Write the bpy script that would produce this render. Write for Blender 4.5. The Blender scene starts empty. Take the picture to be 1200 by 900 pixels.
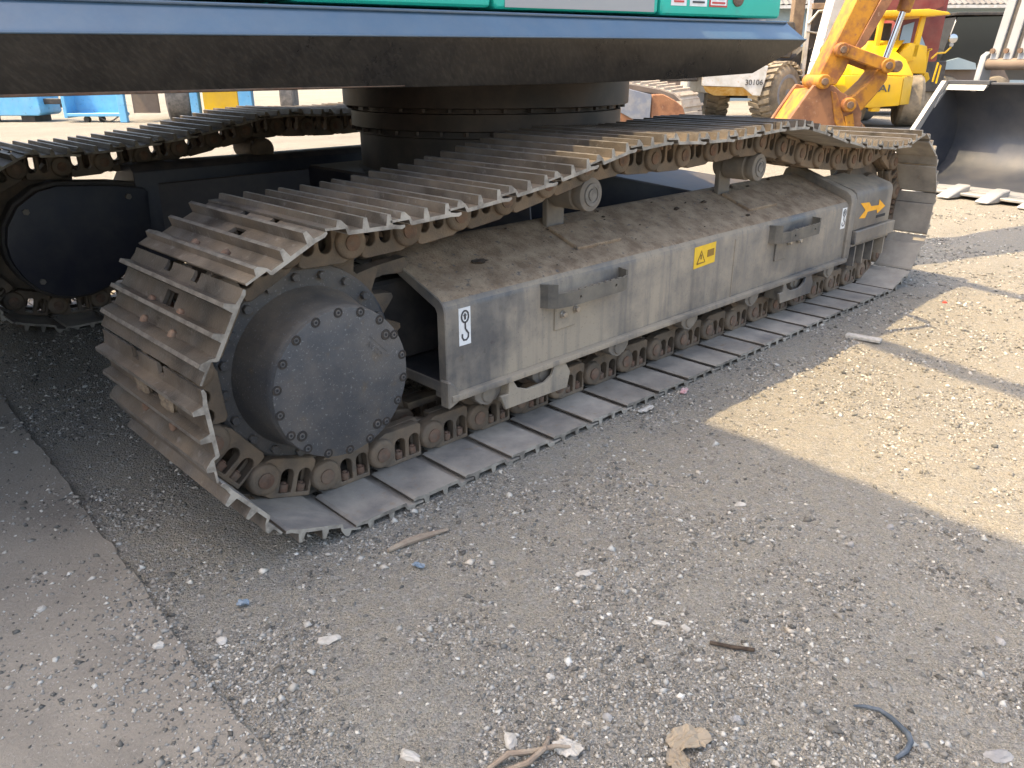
import bpy, bmesh, math, random
import numpy as np
from mathutils import Vector, Matrix
from mathutils.geometry import tessellate_polygon
R = math.radians
random.seed(7); rng = np.random.default_rng(7)
scene = bpy.context.scene
col = scene.collection

# ------------------------------------------------------------------ camera, sky, sun, exposure
G = 0.03                                    # height of the shoe plates over the ground
cam_d = bpy.data.cameras.new('camera')
cam_d.sensor_width = 36; cam_d.lens = 36 * 931.47 / 1200; cam_d.clip_end = 2000; cam_d.clip_start = 0.02
cam = bpy.data.objects.new('camera', cam_d); col.objects.link(cam)
cam.location = (-0.97101, -1.58669, 1.12023 + G)
cam.rotation_euler = (R(68.228), R(0.148), R(-44.011))
scene.camera = cam

LIGHT = Vector((0.45, -0.26, -1.0))         # direction sunlight travels
elev = math.atan2(1.0, math.hypot(0.45, 0.26)); azim = math.atan2(-0.45, 0.26)
world = bpy.data.worlds.new('World'); scene.world = world; world.use_nodes = True
wn = world.node_tree.nodes; wl = world.node_tree.links
sky = wn.new('ShaderNodeTexSky'); sky.sky_type = 'NISHITA'; sky.sun_disc = False
sky.sun_elevation = elev; sky.sun_rotation = azim; sky.dust_density = 4.0; sky.air_density = 1.0; sky.ozone_density = 1.2
wl.new(sky.outputs[0], wn['Background'].inputs[0]); wn['Background'].inputs[1].default_value = 0.15
sun_d = bpy.data.lights.new('sun', 'SUN'); sun_d.energy = 2.0; sun_d.angle = R(0.27); sun_d.color = (1.0, 0.82, 0.53)
sun = bpy.data.objects.new('sun', sun_d); col.objects.link(sun); sun.location = (-6, 4, 14)
sun.rotation_euler = LIGHT.to_track_quat('-Z', 'Y').to_euler()
vs = scene.view_settings
vs.view_transform = 'Standard'; vs.look = 'None'; vs.gamma = 1; vs.exposure = 1.93; vs.use_white_balance = True; vs.white_balance_temperature = 7150; vs.use_curve_mapping = False

# ------------------------------------------------------------------ materials
MATS = {}
def mat(name, c1, c2=None, scale=9.0, lo=0.42, hi=0.62, rough=0.6, metal=0.0, bump=0.0, bscale=180.0,
        dust=None, dust_amt=0.0, dust_up=0.0, dscale=5.0, streak=False, spec=0.5, speck=None, speck_amt=0.0, wear=None, vary=0.0, dlo=0.30, dhi=0.72):
    if name in MATS: return MATS[name]
    m = bpy.data.materials.new(name); m.use_nodes = True; MATS[name] = m
    nt = m.node_tree; N = nt.nodes; L = nt.links; b = N['Principled BSDF']
    b.inputs['Roughness'].default_value = rough; b.inputs['Metallic'].default_value = metal
    b.inputs['Specular IOR Level'].default_value = spec
    geo = N.new('ShaderNodeNewGeometry')
    def noise(sc, det=6, rg=0.6, stretch=None, rot=0):
        src = geo.outputs['Position']
        if stretch:
            mp = N.new('ShaderNodeMapping'); mp.inputs['Scale'].default_value = stretch; L.new(src, mp.inputs[0])
            if rot:
                m2 = N.new('ShaderNodeMapping'); m2.inputs['Rotation'].default_value = (0, rot, 0); L.new(src, m2.inputs[0]); L.new(m2.outputs[0], mp.inputs[0])
            src = mp.outputs[0]
        n = N.new('ShaderNodeTexNoise'); n.inputs['Scale'].default_value = sc; n.inputs['Detail'].default_value = det
        n.inputs['Roughness'].default_value = rg; L.new(src, n.inputs['Vector']); return n.outputs['Fac']
    def ramp(fac, a, c):
        r = N.new('ShaderNodeMapRange'); r.inputs[1].default_value = a; r.inputs[2].default_value = c
        r.clamp = True; L.new(fac, r.inputs[0]); return r.outputs[0]
    def mix(fac, A, B):
        x = N.new('ShaderNodeMix'); x.data_type = 'RGBA'
        if isinstance(fac, float): x.inputs[0].default_value = fac
        else: L.new(fac, x.inputs[0])
        for i, v in ((6, A), (7, B)):
            if isinstance(v, tuple): x.inputs[i].default_value = (*v, 1)
            else: L.new(v, x.inputs[i])
        return x.outputs[2]
    def mul(a, c):
        q = N.new('ShaderNodeMath'); q.operation = 'MULTIPLY'; q.use_clamp = True
        for i, v in ((0, a), (1, c)):
            if isinstance(v, float): q.inputs[i].default_value = v
            else: L.new(v, q.inputs[i])
        return q.outputs[0]
    def add(a, c):
        q = N.new('ShaderNodeMath'); q.operation = 'ADD'; q.use_clamp = True
        for i, v in ((0, a), (1, c)):
            if isinstance(v, float): q.inputs[i].default_value = v
            else: L.new(v, q.inputs[i])
        return q.outputs[0]
    c = c1
    if c2: c = mix(ramp(noise(scale, stretch=(1, 1, 0.12) if streak is True else (1, 1, 0.05) if streak else None, rot=R(38) if streak == 'diag' else 0), lo, hi), c1, c2)
    if wear: c = mix(ramp(noise(scale * 3.1), 0.60, 0.70), c, wear)
    rsock = None
    if dust:
        f = mul(ramp(noise(dscale, 8, 0.65), dlo, dhi), float(dust_amt))
        if streak: f = mul(f, ramp(noise(22, 6, 0.6, (1, 1, 0.06)), 0.12, 0.5))
        if dust_up:
            sx = N.new('ShaderNodeSeparateXYZ'); L.new(geo.outputs['True Normal'], sx.inputs[0])
            up = mul(ramp(sx.outputs[2], 0.25, 0.9), float(dust_up)); up = mul(up, ramp(noise(dscale * 2.3, 8, 0.7), 0.22, 0.6)); f = add(f, up)
        c = mix(f, c, dust)
        rr = N.new('ShaderNodeMapRange'); rr.inputs[3].default_value = rough; rr.inputs[4].default_value = 0.92; L.new(f, rr.inputs[0]); L.new(rr.outputs[0], b.inputs['Roughness'])
        if metal:
            mm = N.new('ShaderNodeMapRange'); mm.inputs[3].default_value = metal; mm.inputs[4].default_value = 0.0; L.new(f, mm.inputs[0]); L.new(mm.outputs[0], b.inputs['Metallic'])
    if speck: c = mix(mul(ramp(noise(150, 3, 0.7), 0.60, 0.68), float(speck_amt)), c, speck)
    if vary:
        oi = N.new('ShaderNodeObjectInfo'); mr = N.new('ShaderNodeMapRange'); mr.inputs[3].default_value = 1-vary; mr.inputs[4].default_value = 1+vary; L.new(oi.outputs['Random'], mr.inputs[0])
        hs = N.new('ShaderNodeHueSaturation'); L.new(mr.outputs[0], hs.inputs['Value']); L.new(c, hs.inputs['Color']); c = hs.outputs[0]
    if isinstance(c, tuple): b.inputs['Base Color'].default_value = (*c, 1)
    else: L.new(c, b.inputs['Base Color'])
    if bump:
        bp = N.new('ShaderNodeBump'); bp.inputs['Strength'].default_value = bump; bp.inputs['Distance'].default_value = 0.004
        L.new(noise(bscale, 4), bp.inputs['Height']); L.new(bp.outputs[0], b.inputs['Normal'])
    return m

DUST = (0.27, 0.215, 0.155); RUST = (0.23, 0.10, 0.05)
mat('shoe_outer', (0.055, 0.048, 0.042), (0.11, 0.10, 0.09), 10, rough=0.42, metal=0.25, bump=0.4, dust=(0.19, 0.14, 0.092), dust_amt=0.66, dscale=6, vary=0.3, wear=(0.16, 0.15, 0.14))
mat('shoe_inner', (0.16, 0.15, 0.14), (0.25, 0.22, 0.185), 9, rough=0.6, metal=0.1, bump=0.4, dust=(0.42, 0.37, 0.305), dust_amt=1.1, dscale=5, wear=(0.2, 0.13, 0.08), vary=0.14)
mat('shoe_tip', (0.20, 0.18, 0.155), (0.12, 0.105, 0.09), 25, rough=0.5, metal=0.3, bump=0.4)
mat('shoe_edge', (0.36, 0.325, 0.27), (0.17, 0.15, 0.125), 22, vary=0.2, rough=0.55, metal=0.15, bump=0.4)
mat('link_steel', (0.09, 0.075, 0.06), (0.17, 0.12, 0.08), 12, rough=0.6, metal=0.3, bump=0.5, dust=(0.25, 0.185, 0.125), dust_amt=0.62, dscale=9, vary=0.25)
mat('rust', (0.15, 0.07, 0.042), (0.09, 0.055, 0.04), 40, rough=0.85, bump=0.5, dust=DUST, dust_amt=0.55, dscale=25)
mat('frame_paint', (0.055, 0.06, 0.068), (0.10, 0.10, 0.10), 6, rough=0.30, metal=0.0, bump=0.06, dust=(0.35, 0.29, 0.215), dust_amt=1.0, dust_up=0.5, dscale=2.4, dlo=0.36, dhi=0.60, wear=(0.035, 0.037, 0.042), streak=True, speck=(0.05, 0.035, 0.025), speck_amt=0.35)
mat('frame_top', (0.22, 0.15, 0.095), (0.40, 0.30, 0.20), 15, 0.35, 0.65, rough=0.95, bump=1.0, bscale=130, speck=(0.07, 0.05, 0.035), speck_amt=0.7, wear=(0.14, 0.125, 0.11))
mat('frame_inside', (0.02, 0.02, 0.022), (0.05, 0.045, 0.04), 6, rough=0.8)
mat('housing', (0.055, 0.057, 0.061), (0.07, 0.072, 0.075), 6, rough=0.5, bump=0.25, bscale=260, dust=(0.25, 0.20, 0.15), dust_amt=0.45, dust_up=0.7, dlo=.42, dhi=.75, wear=(0.085, 0.07, 0.055), speck=(0.33, 0.33, 0.33), speck_amt=0.35)
mat('housing_bolt', (0.018, 0.017, 0.017), (0.04, 0.03, 0.024), 60, rough=0.55)
mat('cast_dark', (0.022, 0.022, 0.023), rough=0.7)
mat('bolt_steel', (0.45, 0.43, 0.40), (0.3, 0.27, 0.23), 60, rough=0.35, metal=0.8)
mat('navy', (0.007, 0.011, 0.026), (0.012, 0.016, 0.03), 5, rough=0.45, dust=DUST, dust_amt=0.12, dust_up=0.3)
mat('black_steel', (0.018, 0.018, 0.02), (0.045, 0.04, 0.036), 8, rough=0.6, dust=DUST, dust_amt=0.15)
mat('bracket', (0.035, 0.035, 0.036), (0.06, 0.058, 0.055), 9, rough=0.55, dust=(0.27, 0.23, 0.17), dust_amt=0.7, dust_up=0.7, dscale=7)
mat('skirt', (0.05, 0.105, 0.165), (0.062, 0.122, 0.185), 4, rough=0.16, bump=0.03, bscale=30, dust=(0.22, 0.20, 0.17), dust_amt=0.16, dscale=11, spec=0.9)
mat('teal', (0.0, 0.45, 0.34), (0.005, 0.49, 0.375), 5, rough=0.28, wear=(0.02, 0.42, 0.33))
mat('grey_panel', (0.35, 0.35, 0.34), rough=0.4)
mat('white_print', (0.80, 0.80, 0.78), (0.7, 0.69, 0.66), 30, rough=0.5)
mat('dark_print', (0.05, 0.05, 0.055), rough=0.5)
mat('red_print', (0.55, 0.05, 0.04), rough=0.5)
mat('yellow_print', (0.85, 0.52, 0.02), (0.75, 0.46, 0.03), 20, rough=0.5)
mat('brown_print', (0.25, 0.14, 0.02), rough=0.5)
mat('orange_print', (0.92, 0.42, 0.015), (0.85, 0.38, 0.02), 30, rough=0.6)
mat('roller_face', (0.2, 0.185, 0.165), (0.13, 0.12, 0.11), 30, rough=0.6)
mat('roller_grey', (0.12, 0.115, 0.11), (0.2, 0.18, 0.16), 12, rough=0.6, dust=(0.28, 0.23, 0.17), dust_amt=0.8, dscale=8)
mat('ring_steel', (0.02, 0.019, 0.019), (0.05, 0.04, 0.035), 6, rough=0.45, metal=0.3, dust=(0.2, 0.13, 0.08), dust_amt=0.2)
mat('mud', (0.22, 0.17, 0.115), (0.16, 0.125, 0.09), 60, rough=1.0, bump=1.0, bscale=120)
mat('clod', (0.05, 0.035, 0.025), (0.09, 0.065, 0.045), 60, rough=1.0, bump=1.0)

# ------------------------------------------------------------------ mesh builder
class MB:
    def __init__(s): s.v = []; s.f = []
    def add(s, v, f):
        o = len(s.v); s.v += [tuple(p) for p in v]; s.f += [tuple(i + o for i in q) for q in f]; return s
    def box(s, x0, x1, y0, y1, z0, z1):
        return s.add([(x0,y0,z0),(x1,y0,z0),(x1,y1,z0),(x0,y1,z0),(x0,y0,z1),(x1,y0,z1),(x1,y1,z1),(x0,y1,z1)],
                     [(0,3,2,1),(4,5,6,7),(0,1,5,4),(1,2,6,5),(2,3,7,6),(3,0,4,7)])
    def prism(s, poly, a, b, axis='y', holes=()):
        # poly is 2-D: axis y -> (x,z), axis x -> (y,z), axis z -> (x,y)
        def P(p, t):
            return (p[0], t, p[1]) if axis == 'y' else (t, p[0], p[1]) if axis == 'x' else (p[0], p[1], t)
        loops = [list(poly)] + [list(h) for h in holes]
        pts = [p for l in loops for p in l]; n = len(pts)
        tri = tessellate_polygon([[Vector((p[0], p[1], 0)) for p in l] for l in loops])
        v = [P(p, a) for p in pts] + [P(p, b) for p in pts]
        if not holes and len(poly) > 2 and convex(poly): f = [tuple(range(n)), tuple(range(2*n-1, n-1, -1))]
        else: f = [tuple(t) for t in tri] + [tuple(i + n for i in reversed(t)) for t in tri]
        o = 0
        for l in loops:
            k = len(l)
            for i in range(k):
                j = (i + 1) % k; f.append((o+i, o+j, n+o+j, n+o+i))
            o += k
        return s.add(v, f)
    def cyl(s, p, q, r0, r1=None, n=20):
        r1 = r0 if r1 is None else r1; p = Vector(p); q = Vector(q); d = (q - p).normalized()
        a = d.orthogonal().normalized(); b = d.cross(a); v = []
        for c, r in ((p, r0), (q, r1)):
            v += [c + a*r*math.cos(2*math.pi*i/n) + b*r*math.sin(2*math.pi*i/n) for i in range(n)]
        f = [tuple(range(n-1, -1, -1)), tuple(range(n, 2*n))] + [(i, (i+1) % n, n+(i+1) % n, n+i) for i in range(n)]
        return s.add(v, f)
    def lathe(s, c, axis, prof, n=40):
        # prof: list of (t along axis, radius); closed at both ends
        c = Vector(c); d = Vector(axis).normalized(); a = d.orthogonal().normalized(); b = d.cross(a); v = []; f = []
        for t, r in prof:
            v += [c + d*t + a*r*math.cos(2*math.pi*i/n) + b*r*math.sin(2*math.pi*i/n) for i in range(n)]
        for k in range(len(prof)-1):
            f += [(k*n+i, k*n+(i+1) % n, (k+1)*n+(i+1) % n, (k+1)*n+i) for i in range(n)]
        f += [tuple(range(n-1, -1, -1)), tuple(range((len(prof)-1)*n, len(prof)*n))]
        return s.add(v, f)
    def tube(s, pts, r, n=8):
        pts = [Vector(p) for p in pts]; v = []; f = []; m = len(pts)
        rr = r if isinstance(r, (list, tuple)) else [r]*m
        up = Vector((0.13, 0.21, 0.97))
        for i, p in enumerate(pts):
            d = (pts[min(i+1, m-1)] - pts[max(i-1, 0)]).normalized(); a = d.cross(up).normalized(); b = a.cross(d)
            v += [p + a*rr[i]*math.cos(2*math.pi*k/n) + b*rr[i]*math.sin(2*math.pi*k/n) for k in range(n)]
        for i in range(m-1):
            f += [(i*n+k, i*n+(k+1) % n, (i+1)*n+(k+1) % n, (i+1)*n+k) for k in range(n)]
        f += [tuple(range(n-1, -1, -1)), tuple(range((m-1)*n, m*n))]
        return s.add(v, f)
    def xf(s, M): s.v = [tuple(M @ Vector(p)) for p in s.v]; return s
    def mesh(s, name, material, bevel=0.0, smooth=35, seg=1):
        bm = bmesh.new(); vs_ = [bm.verts.new(p) for p in s.v]; bm.verts.ensure_lookup_table()
        for q in s.f:
            try: bm.faces.new([vs_[i] for i in q])
            except ValueError: pass
        bmesh.ops.recalc_face_normals(bm, faces=bm.faces[:])
        if bevel:
            e = [e for e in bm.edges if len(e.link_faces) == 2 and e.calc_face_angle(0) > R(28)]
            bmesh.ops.bevel(bm, geom=e, offset=bevel, segments=seg, profile=0.6, affect='EDGES', clamp_overlap=True)
        me = bpy.data.meshes.new(name); bm.to_mesh(me); bm.free()
        if smooth:
            me.polygons.foreach_set('use_smooth', [True]*len(me.polygons)); me.set_sharp_from_angle(angle=R(smooth))
        me.materials.append(MATS[material] if isinstance(material, str) else material); return me
def convex(p):
    s = 0; n = len(p)
    for i in range(n):
        a, b, c = p[i], p[(i+1) % n], p[(i+2) % n]; k = (b[0]-a[0])*(c[1]-b[1])-(b[1]-a[1])*(c[0]-b[0])
        if abs(k) < 1e-12: continue
        if s == 0: s = 1 if k > 0 else -1
        elif (k > 0) != (s > 0): return False
    return True
def arc(cx, cz, r, a0, a1, n): return [(cx + r*math.cos(R(a0+(a1-a0)*i/n)), cz + r*math.sin(R(a0+(a1-a0)*i/n))) for i in range(n+1)]
def obj(name, me, parent=None, loc=(0, 0, 0), rot=(0, 0, 0)):
    o = bpy.data.objects.new(name, me); col.objects.link(o); o.location = loc; o.rotation_euler = rot
    if parent: o.parent = parent
    return o
def tag(o, label, cat, group=None, kind=None):
    o['label'] = label; o['category'] = cat
    if group: o['group'] = group
    if kind: o['kind'] = kind
    return o
def thing(name, loc, rz, label, cat, group=None):
    o = bpy.data.objects.new(name, None); col.objects.link(o); o.location = loc; o.rotation_euler = (0, 0, rz); o.empty_display_size = 0.2
    return tag(o, label, cat, group)
def part(name, mb, material, parent, bevel=0.0, seg=1, smooth=35):
    return obj(name, mb.mesh(name, material, bevel, smooth, seg), parent)

# ------------------------------------------------------------------ ground
def vnoise(x, y, sc, seed):
    r = np.random.default_rng(seed).random((256, 256)); u = x*sc; v = y*sc
    i = np.floor(u).astype(int); j = np.floor(v).astype(int); fu = u-i; fv = v-j; fu = fu*fu*(3-2*fu); fv = fv*fv*(3-2*fv)
    g = lambda a, b: r[a % 256, b % 256]
    return (g(i, j)*(1-fu)+g(i+1, j)*fu)*(1-fv)+(g(i, j+1)*(1-fu)+g(i+1, j+1)*fu)*fv-0.5
def plate_edge(y): return -0.545 + (y+0.534)*(0.115/2.324)
def gz(x, y):
    x = np.asarray(x, float); y = np.asarray(y, float)
    z = 0.018*vnoise(x, y, 1.3, 1) + 0.012*vnoise(x, y, 4.1, 2) + 0.008*vnoise(x, y, 11, 3) + 0.005*vnoise(x, y, 27, 4)
    z = z*np.clip((40-np.hypot(x, y))/30, 0.15, 1)
    near = np.exp(-((np.clip(np.abs(y-0.3)-0.33, 0, None))/0.08)**2)*((x > -0.15) & (x < 3.6))
    z = z*(1-near) + near*0.002
    z = z - 0.035*np.clip((plate_edge(y)-0.02-x)/0.03, 0, 1)*(y < 1.9)*(y > -3.1)*(x > -3.1)
    return z
def grid_axis(a, b, step, lim):
    m = list(np.arange(a, b, step)); s = step; hi = m[-1]; lo = m[0]; up = []; dn = []
    while hi < lim: s *= 1.13; hi += s; up.append(hi)
    s = step
    while lo > -lim: s *= 1.13; lo -= s; dn.append(lo)
    return np.array(dn[::-1] + m + up)
gx = grid_axis(-1.5, 3.6, 0.017, 900); gy = grid_axis(-1.9, 0.4, 0.017, 900)
X, Y = np.meshgrid(gx, gy, indexing='ij'); Zg = gz(X, Y)
nv = np.stack([X, Y, Zg], -1).reshape(-1, 3); nx, ny = X.shape
ii = (np.arange(nx-1)[:, None]*ny + np.arange(ny-1)[None]).reshape(-1)
quads = np.stack([ii, ii+ny, ii+ny+1, ii+1], 1)
def np_mesh(name, v, f):
    me = bpy.data.meshes.new(name); k = f.shape[1]
    me.vertices.add(len(v)); me.vertices.foreach_set('co', v.astype(np.float32).ravel())
    me.loops.add(f.size); me.loops.foreach_set('vertex_index', f.astype(np.int32).ravel())
    me.polygons.add(len(f)); me.polygons.foreach_set('loop_start', np.arange(0, f.size, k, dtype=np.int32))
    me.update(calc_edges=True); me.validate(); return me
gme = np_mesh('ground', nv, quads); gme.polygons.foreach_set('use_smooth', [True]*len(gme.polygons))
def ground_mat():
    m = bpy.data.materials.new('ground_gravel'); m.use_nodes = True; N = m.node_tree.nodes; L = m.node_tree.links; b = N['Principled BSDF']
    b.inputs['Roughness'].default_value = 0.95; b.inputs['Specular IOR Level'].default_value = 0.2
    geo = N.new('ShaderNodeNewGeometry')
    def noise(sc, d=6, r=0.6):
        n = N.new('ShaderNodeTexNoise'); n.inputs['Scale'].default_value = sc; n.inputs['Detail'].default_value = d; n.inputs['Roughness'].default_value = r
        L.new(geo.outputs['Position'], n.inputs['Vector']); return n.outputs['Fac']
    def ramp(src, stops):
        c = N.new('ShaderNodeValToRGB'); e = c.color_ramp.elements
        while len(e) < len(stops): e.new(0.5)
        for k, (p, cc) in enumerate(stops): e[k].position = p; e[k].color = (*cc, 1)
        L.new(src, c.inputs[0]); return c.outputs[0]
    def mix(f, A, B, t='MIX'):
        x = N.new('ShaderNodeMix'); x.data_type = 'RGBA'; x.blend_type = t
        if isinstance(f, float): x.inputs[0].default_value = f
        else: L.new(f, x.inputs[0])
        L.new(A, x.inputs[6]); L.new(B, x.inputs[7]); return x.outputs[2]
    base = ramp(noise(1.7, 8, 0.65), [(0.30, (0.24, 0.21, 0.15)), (0.5, (0.33, 0.285, 0.20)), (0.72, (0.42, 0.355, 0.235))])
    v = N.new('ShaderNodeTexVoronoi'); v.inputs['Scale'].default_value = 150; L.new(geo.outputs['Position'], v.inputs['Vector'])
    st = ramp(v.outputs['Color'], [(0.0, (0.11, 0.105, 0.10)), (0.35, (0.25, 0.235, 0.21)), (0.75, (0.36, 0.34, 0.30)), (1.0, (0.58, 0.55, 0.50))])
    v2 = N.new('ShaderNodeTexVoronoi'); v2.inputs['Scale'].default_value = 420; L.new(geo.outputs['Position'], v2.inputs['Vector'])
    st2 = ramp(v2.outputs['Color'], [(0.0, (0.13, 0.12, 0.11)), (0.5, (0.3, 0.275, 0.235)), (1.0, (0.5, 0.46, 0.4))])
    fine = mix(0.68, base, st2)
    mk = N.new('ShaderNodeMapRange'); mk.inputs[1].default_value = 0.46; mk.inputs[2].default_value = 0.56; L.new(noise(34, 4), mk.inputs[0])
    c = mix(mk.outputs[0], fine, mix(0.6, fine, st))
    ln = N.new('ShaderNodeVectorMath'); ln.operation = 'LENGTH'; L.new(geo.outputs['Position'], ln.inputs[0])
    fr = N.new('ShaderNodeMapRange'); fr.inputs[1].default_value = 6.5; fr.inputs[2].default_value = 11; fr.inputs[4].default_value = 0.75; L.new(ln.outputs['Value'], fr.inputs[0])
    far = ramp(noise(0.6, 8, 0.7), [(0.3, (0.20, 0.185, 0.16)), (0.7, (0.30, 0.275, 0.235))]); c = mix(fr.outputs[0], c, far)
    L.new(c, b.inputs['Base Color'])
    inv = N.new('ShaderNodeMath'); inv.operation = 'SUBTRACT'; inv.inputs[0].default_value = 1; L.new(v.outputs['Distance'], inv.inputs[1])
    inv2 = N.new('ShaderNodeMath'); inv2.operation = 'MULTIPLY_ADD'; inv2.inputs[1].default_value = -0.5; L.new(v2.outputs['Distance'], inv2.inputs[0]); L.new(inv.outputs[0], inv2.inputs[2])
    ad = N.new('ShaderNodeMath'); ad.operation = 'ADD'; L.new(inv2.outputs[0], ad.inputs[0]); L.new(noise(60, 6), ad.inputs[1])
    bp = N.new('ShaderNodeBump'); bp.inputs['Strength'].default_value = 1.0; bp.inputs['Distance'].default_value = 0.007
    L.new(ad.outputs[0], bp.inputs['Height']); L.new(bp.outputs[0], b.inputs['Normal']); return m
gme.materials.append(ground_mat())
go = obj('ground', gme); go['kind'] = 'structure'; go['label'] = 'grey gravel yard ground, sandy where the sun reaches it'; go['category'] = 'ground'

# steel road plate under the camera's left
pl = MB(); ys = np.linspace(-3.0, 1.82, 140); edge = [(plate_edge(y) + 0.0015*math.sin(y*9) + random.uniform(-0.007, 0.005), y) for y in ys]
pl.prism(edge + [(-3.0, 1.82), (-3.0, -3.0)], -0.014, 0.012, 'z')
mat('plate_steel', (0.15, 0.132, 0.11), (0.26, 0.228, 0.185), 2.2, 0.35, 0.65, rough=0.92, bump=0.9, bscale=110, dust=(0.31, 0.27, 0.215), dust_amt=0.9, dscale=3.2, speck=(0.45, 0.43, 0.4), speck_amt=0.5)
sp = obj('steel_plate', pl.mesh('steel_plate', 'plate_steel', 0.003)); tag(sp, 'rusty steel road plate strewn with dirt and small stones beside the gravel', 'steel plate')

# loose gravel: nobody could count it
def stones(n, rmin, rmax, name, mean):
    iv = np.array([(1,0,0),(-1,0,0),(0,1,0),(0,-1,0),(0,0,1),(0,0,-1)], float)
    fc = np.array([(0,2,4),(2,1,4),(1,3,4),(3,0,4),(2,0,5),(1,2,5),(3,1,5),(0,3,5)])
    d = rmin*(rmax/rmin)**rng.random(n); an = R(46) + R(108)*(rng.random(n)-0.5)
    x = cam.location.x + d*np.cos(an); y = cam.location.y + d*np.sin(an)
    keep = ~((y > 0.0) & (y < 0.6) & (x > 0.0) & (x < 3.5)); clump = vnoise(x, y, 3.1, 9) + vnoise(x, y, 9, 10)
    onp = (x < plate_edge(y)); keep &= rng.random(n) < np.clip(0.62+1.7*clump, 0.06, 1)*np.where(onp, 0.22+0.75*np.exp(-np.clip(plate_edge(y)-x, 0, None)/0.07), 1)
    x = x[keep]; y = y[keep]; d = d[keep]; onp = onp[keep]; n = len(x)
    r = (mean + 0.0005*d)*np.exp(0.45*rng.standard_normal(n)); r = np.minimum(r, 0.011)
    sc = r[:, None]*np.stack([rng.uniform(0.8, 1.35, n), rng.uniform(0.7, 1.1, n), rng.uniform(0.45, 0.85, n)], 1)
    v = (iv[None] + 0.28*rng.standard_normal((n, 6, 3)).clip(-1.5, 1.5))*sc[:, None]*1.15
    a = rng.random(n)*2*math.pi; ca, sa = np.cos(a)[:, None], np.sin(a)[:, None]
    vx = v[..., 0]*ca - v[..., 1]*sa; vy = v[..., 0]*sa + v[..., 1]*ca
    z0 = np.where(onp, 0.012, gz(x, y))
    P = np.stack([vx + x[:, None], vy + y[:, None], v[..., 2] + (z0 + sc[:, 2]*0.25)[:, None]], -1).reshape(-1, 3)
    F = (fc[None] + 6*np.arange(n)[:, None, None]).reshape(-1, 3)
    me = np_mesh(name, P, F)
    g = rng.beta(1.8, 3.0, n)[:, None]; w = rng.uniform(0.86, 1.06, (n, 1))
    c = np.concatenate([0.08+0.66*g**1.3, (0.078+0.62*g**1.3)*(0.5+0.5*w), (0.07+0.545*g**1.3)*w, np.ones((n, 1))], 1)
    at = me.color_attributes.new('stone_colour', 'FLOAT_COLOR', 'POINT'); at.data.foreach_set('color', np.repeat(c, 6, 0).astype(np.float32).ravel())
    o = obj(name, me); o['kind'] = 'stuff'; return o
gm = bpy.data.materials.new('stone'); gm.use_nodes = True; ca_ = gm.node_tree.nodes.new('ShaderNodeVertexColor'); ca_.layer_name = 'stone_colour'
gm.node_tree.links.new(ca_.outputs[0], gm.node_tree.nodes['Principled BSDF'].inputs['Base Color']); gm.node_tree.nodes['Principled BSDF'].inputs['Roughness'].default_value = 0.9
s1 = stones(270000, 0.75, 8.0, 'gravel', 0.0016); s1.data.materials.append(gm); tag(s1, 'fine loose grey gravel strewn over the yard', 'gravel')

s2 = stones(3200, 0.75, 7.0, 'coarse_gravel', 0.0042); s2.data.materials.append(gm); tag(s2, 'coarser pebbles mixed into the yard gravel', 'gravel')

# ------------------------------------------------------------------ the excavator
XO = Vector((1.80, 1.495, 0))
ex = thing('excavator', XO, 0, 'large crawler excavator with teal body panels, dark blue deck skirt and steel tracks', 'excavator')
def T(mb): return mb.xf(Matrix.Translation((-XO.x, -XO.y, G)))          # measured coordinates -> the thing's own
def ep(name, mb, material, bevel=0.0, seg=1, parent=None, smooth=35): return part(name, T(mb), material, parent or ex, bevel, seg, smooth)

# --- one shoe, its links, pin and bolts (local frame: x along the link from its pin, y across, z towards the wheels)
PL = -0.06
def shoe_mesh():
    top = [(-0.034, -0.001), (-0.024, 0.003), (0.0, 0.0), (0.128, 0.0), (0.132, -0.004), (0.135, -0.015), (0.190, -0.0155)]
    g3 = [(0.190, -0.021), (0.161, -0.021), (0.157, -0.036), (0.147, -0.036), (0.131, -0.021), (0.125, -0.010)]
    g2 = [(0.090, -0.010), (0.086, -0.035), (0.076, -0.035), (0.070, -0.010)]
    g1 = [(0.022, -0.010), (0.018, -0.036), (0.008, -0.036), (0.002, -0.011), (-0.017, -0.007), (-0.034, -0.007)]
    full = top + g3 + g2 + g1
    notch = [(-0.008, 0.001), (0.0, 0.0)] + top[3:] + g3 + g2 + g1[:-2] + [(-0.008, -0.009)]
    left = [(-0.034, -0.001), (-0.024, 0.003), (0.0, 0.0), (0.032, 0.0), (0.032, -0.010)] + g1
    right = [(0.0685, 0.0)] + top[3:] + g3 + g2 + [(0.0685, -0.010)]
    m = MB(); sh = lambda p: [(a, b + PL) for a, b in p]
    ch = 0.006
    for a, b, ps in ((0.0, 0.205, [full]), (0.205, 0.24, [notch]), (0.24, 0.268, [full]), (0.268, 0.332, [left, right]), (0.332, 0.36, [full]), (0.36, 0.395, [notch]), (0.395, 0.6, [full])):
        for p in ps: m.prism(sh(p), a, b, 'y')
    me = m.mesh('track_shoe', 'shoe_outer', 0.0, 25)
    for n in ('shoe_inner', 'shoe_edge', 'shoe_tip'): me.materials.append(MATS[n])
    for q in me.polygons:
        c = q.center
        if abs(q.normal.y) > .9: q.material_index = 2 if (c.y < .003 or c.y > .597) else 0
        elif q.normal.z > .5: q.material_index = 1
        elif c.z < PL-.034: q.material_index = 3
    return me
def hexn(c, ax, r, h, n=6):
    return MB().cyl(c, Vector(c) + Vector(ax)*h, r, r*0.97, n)
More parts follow.
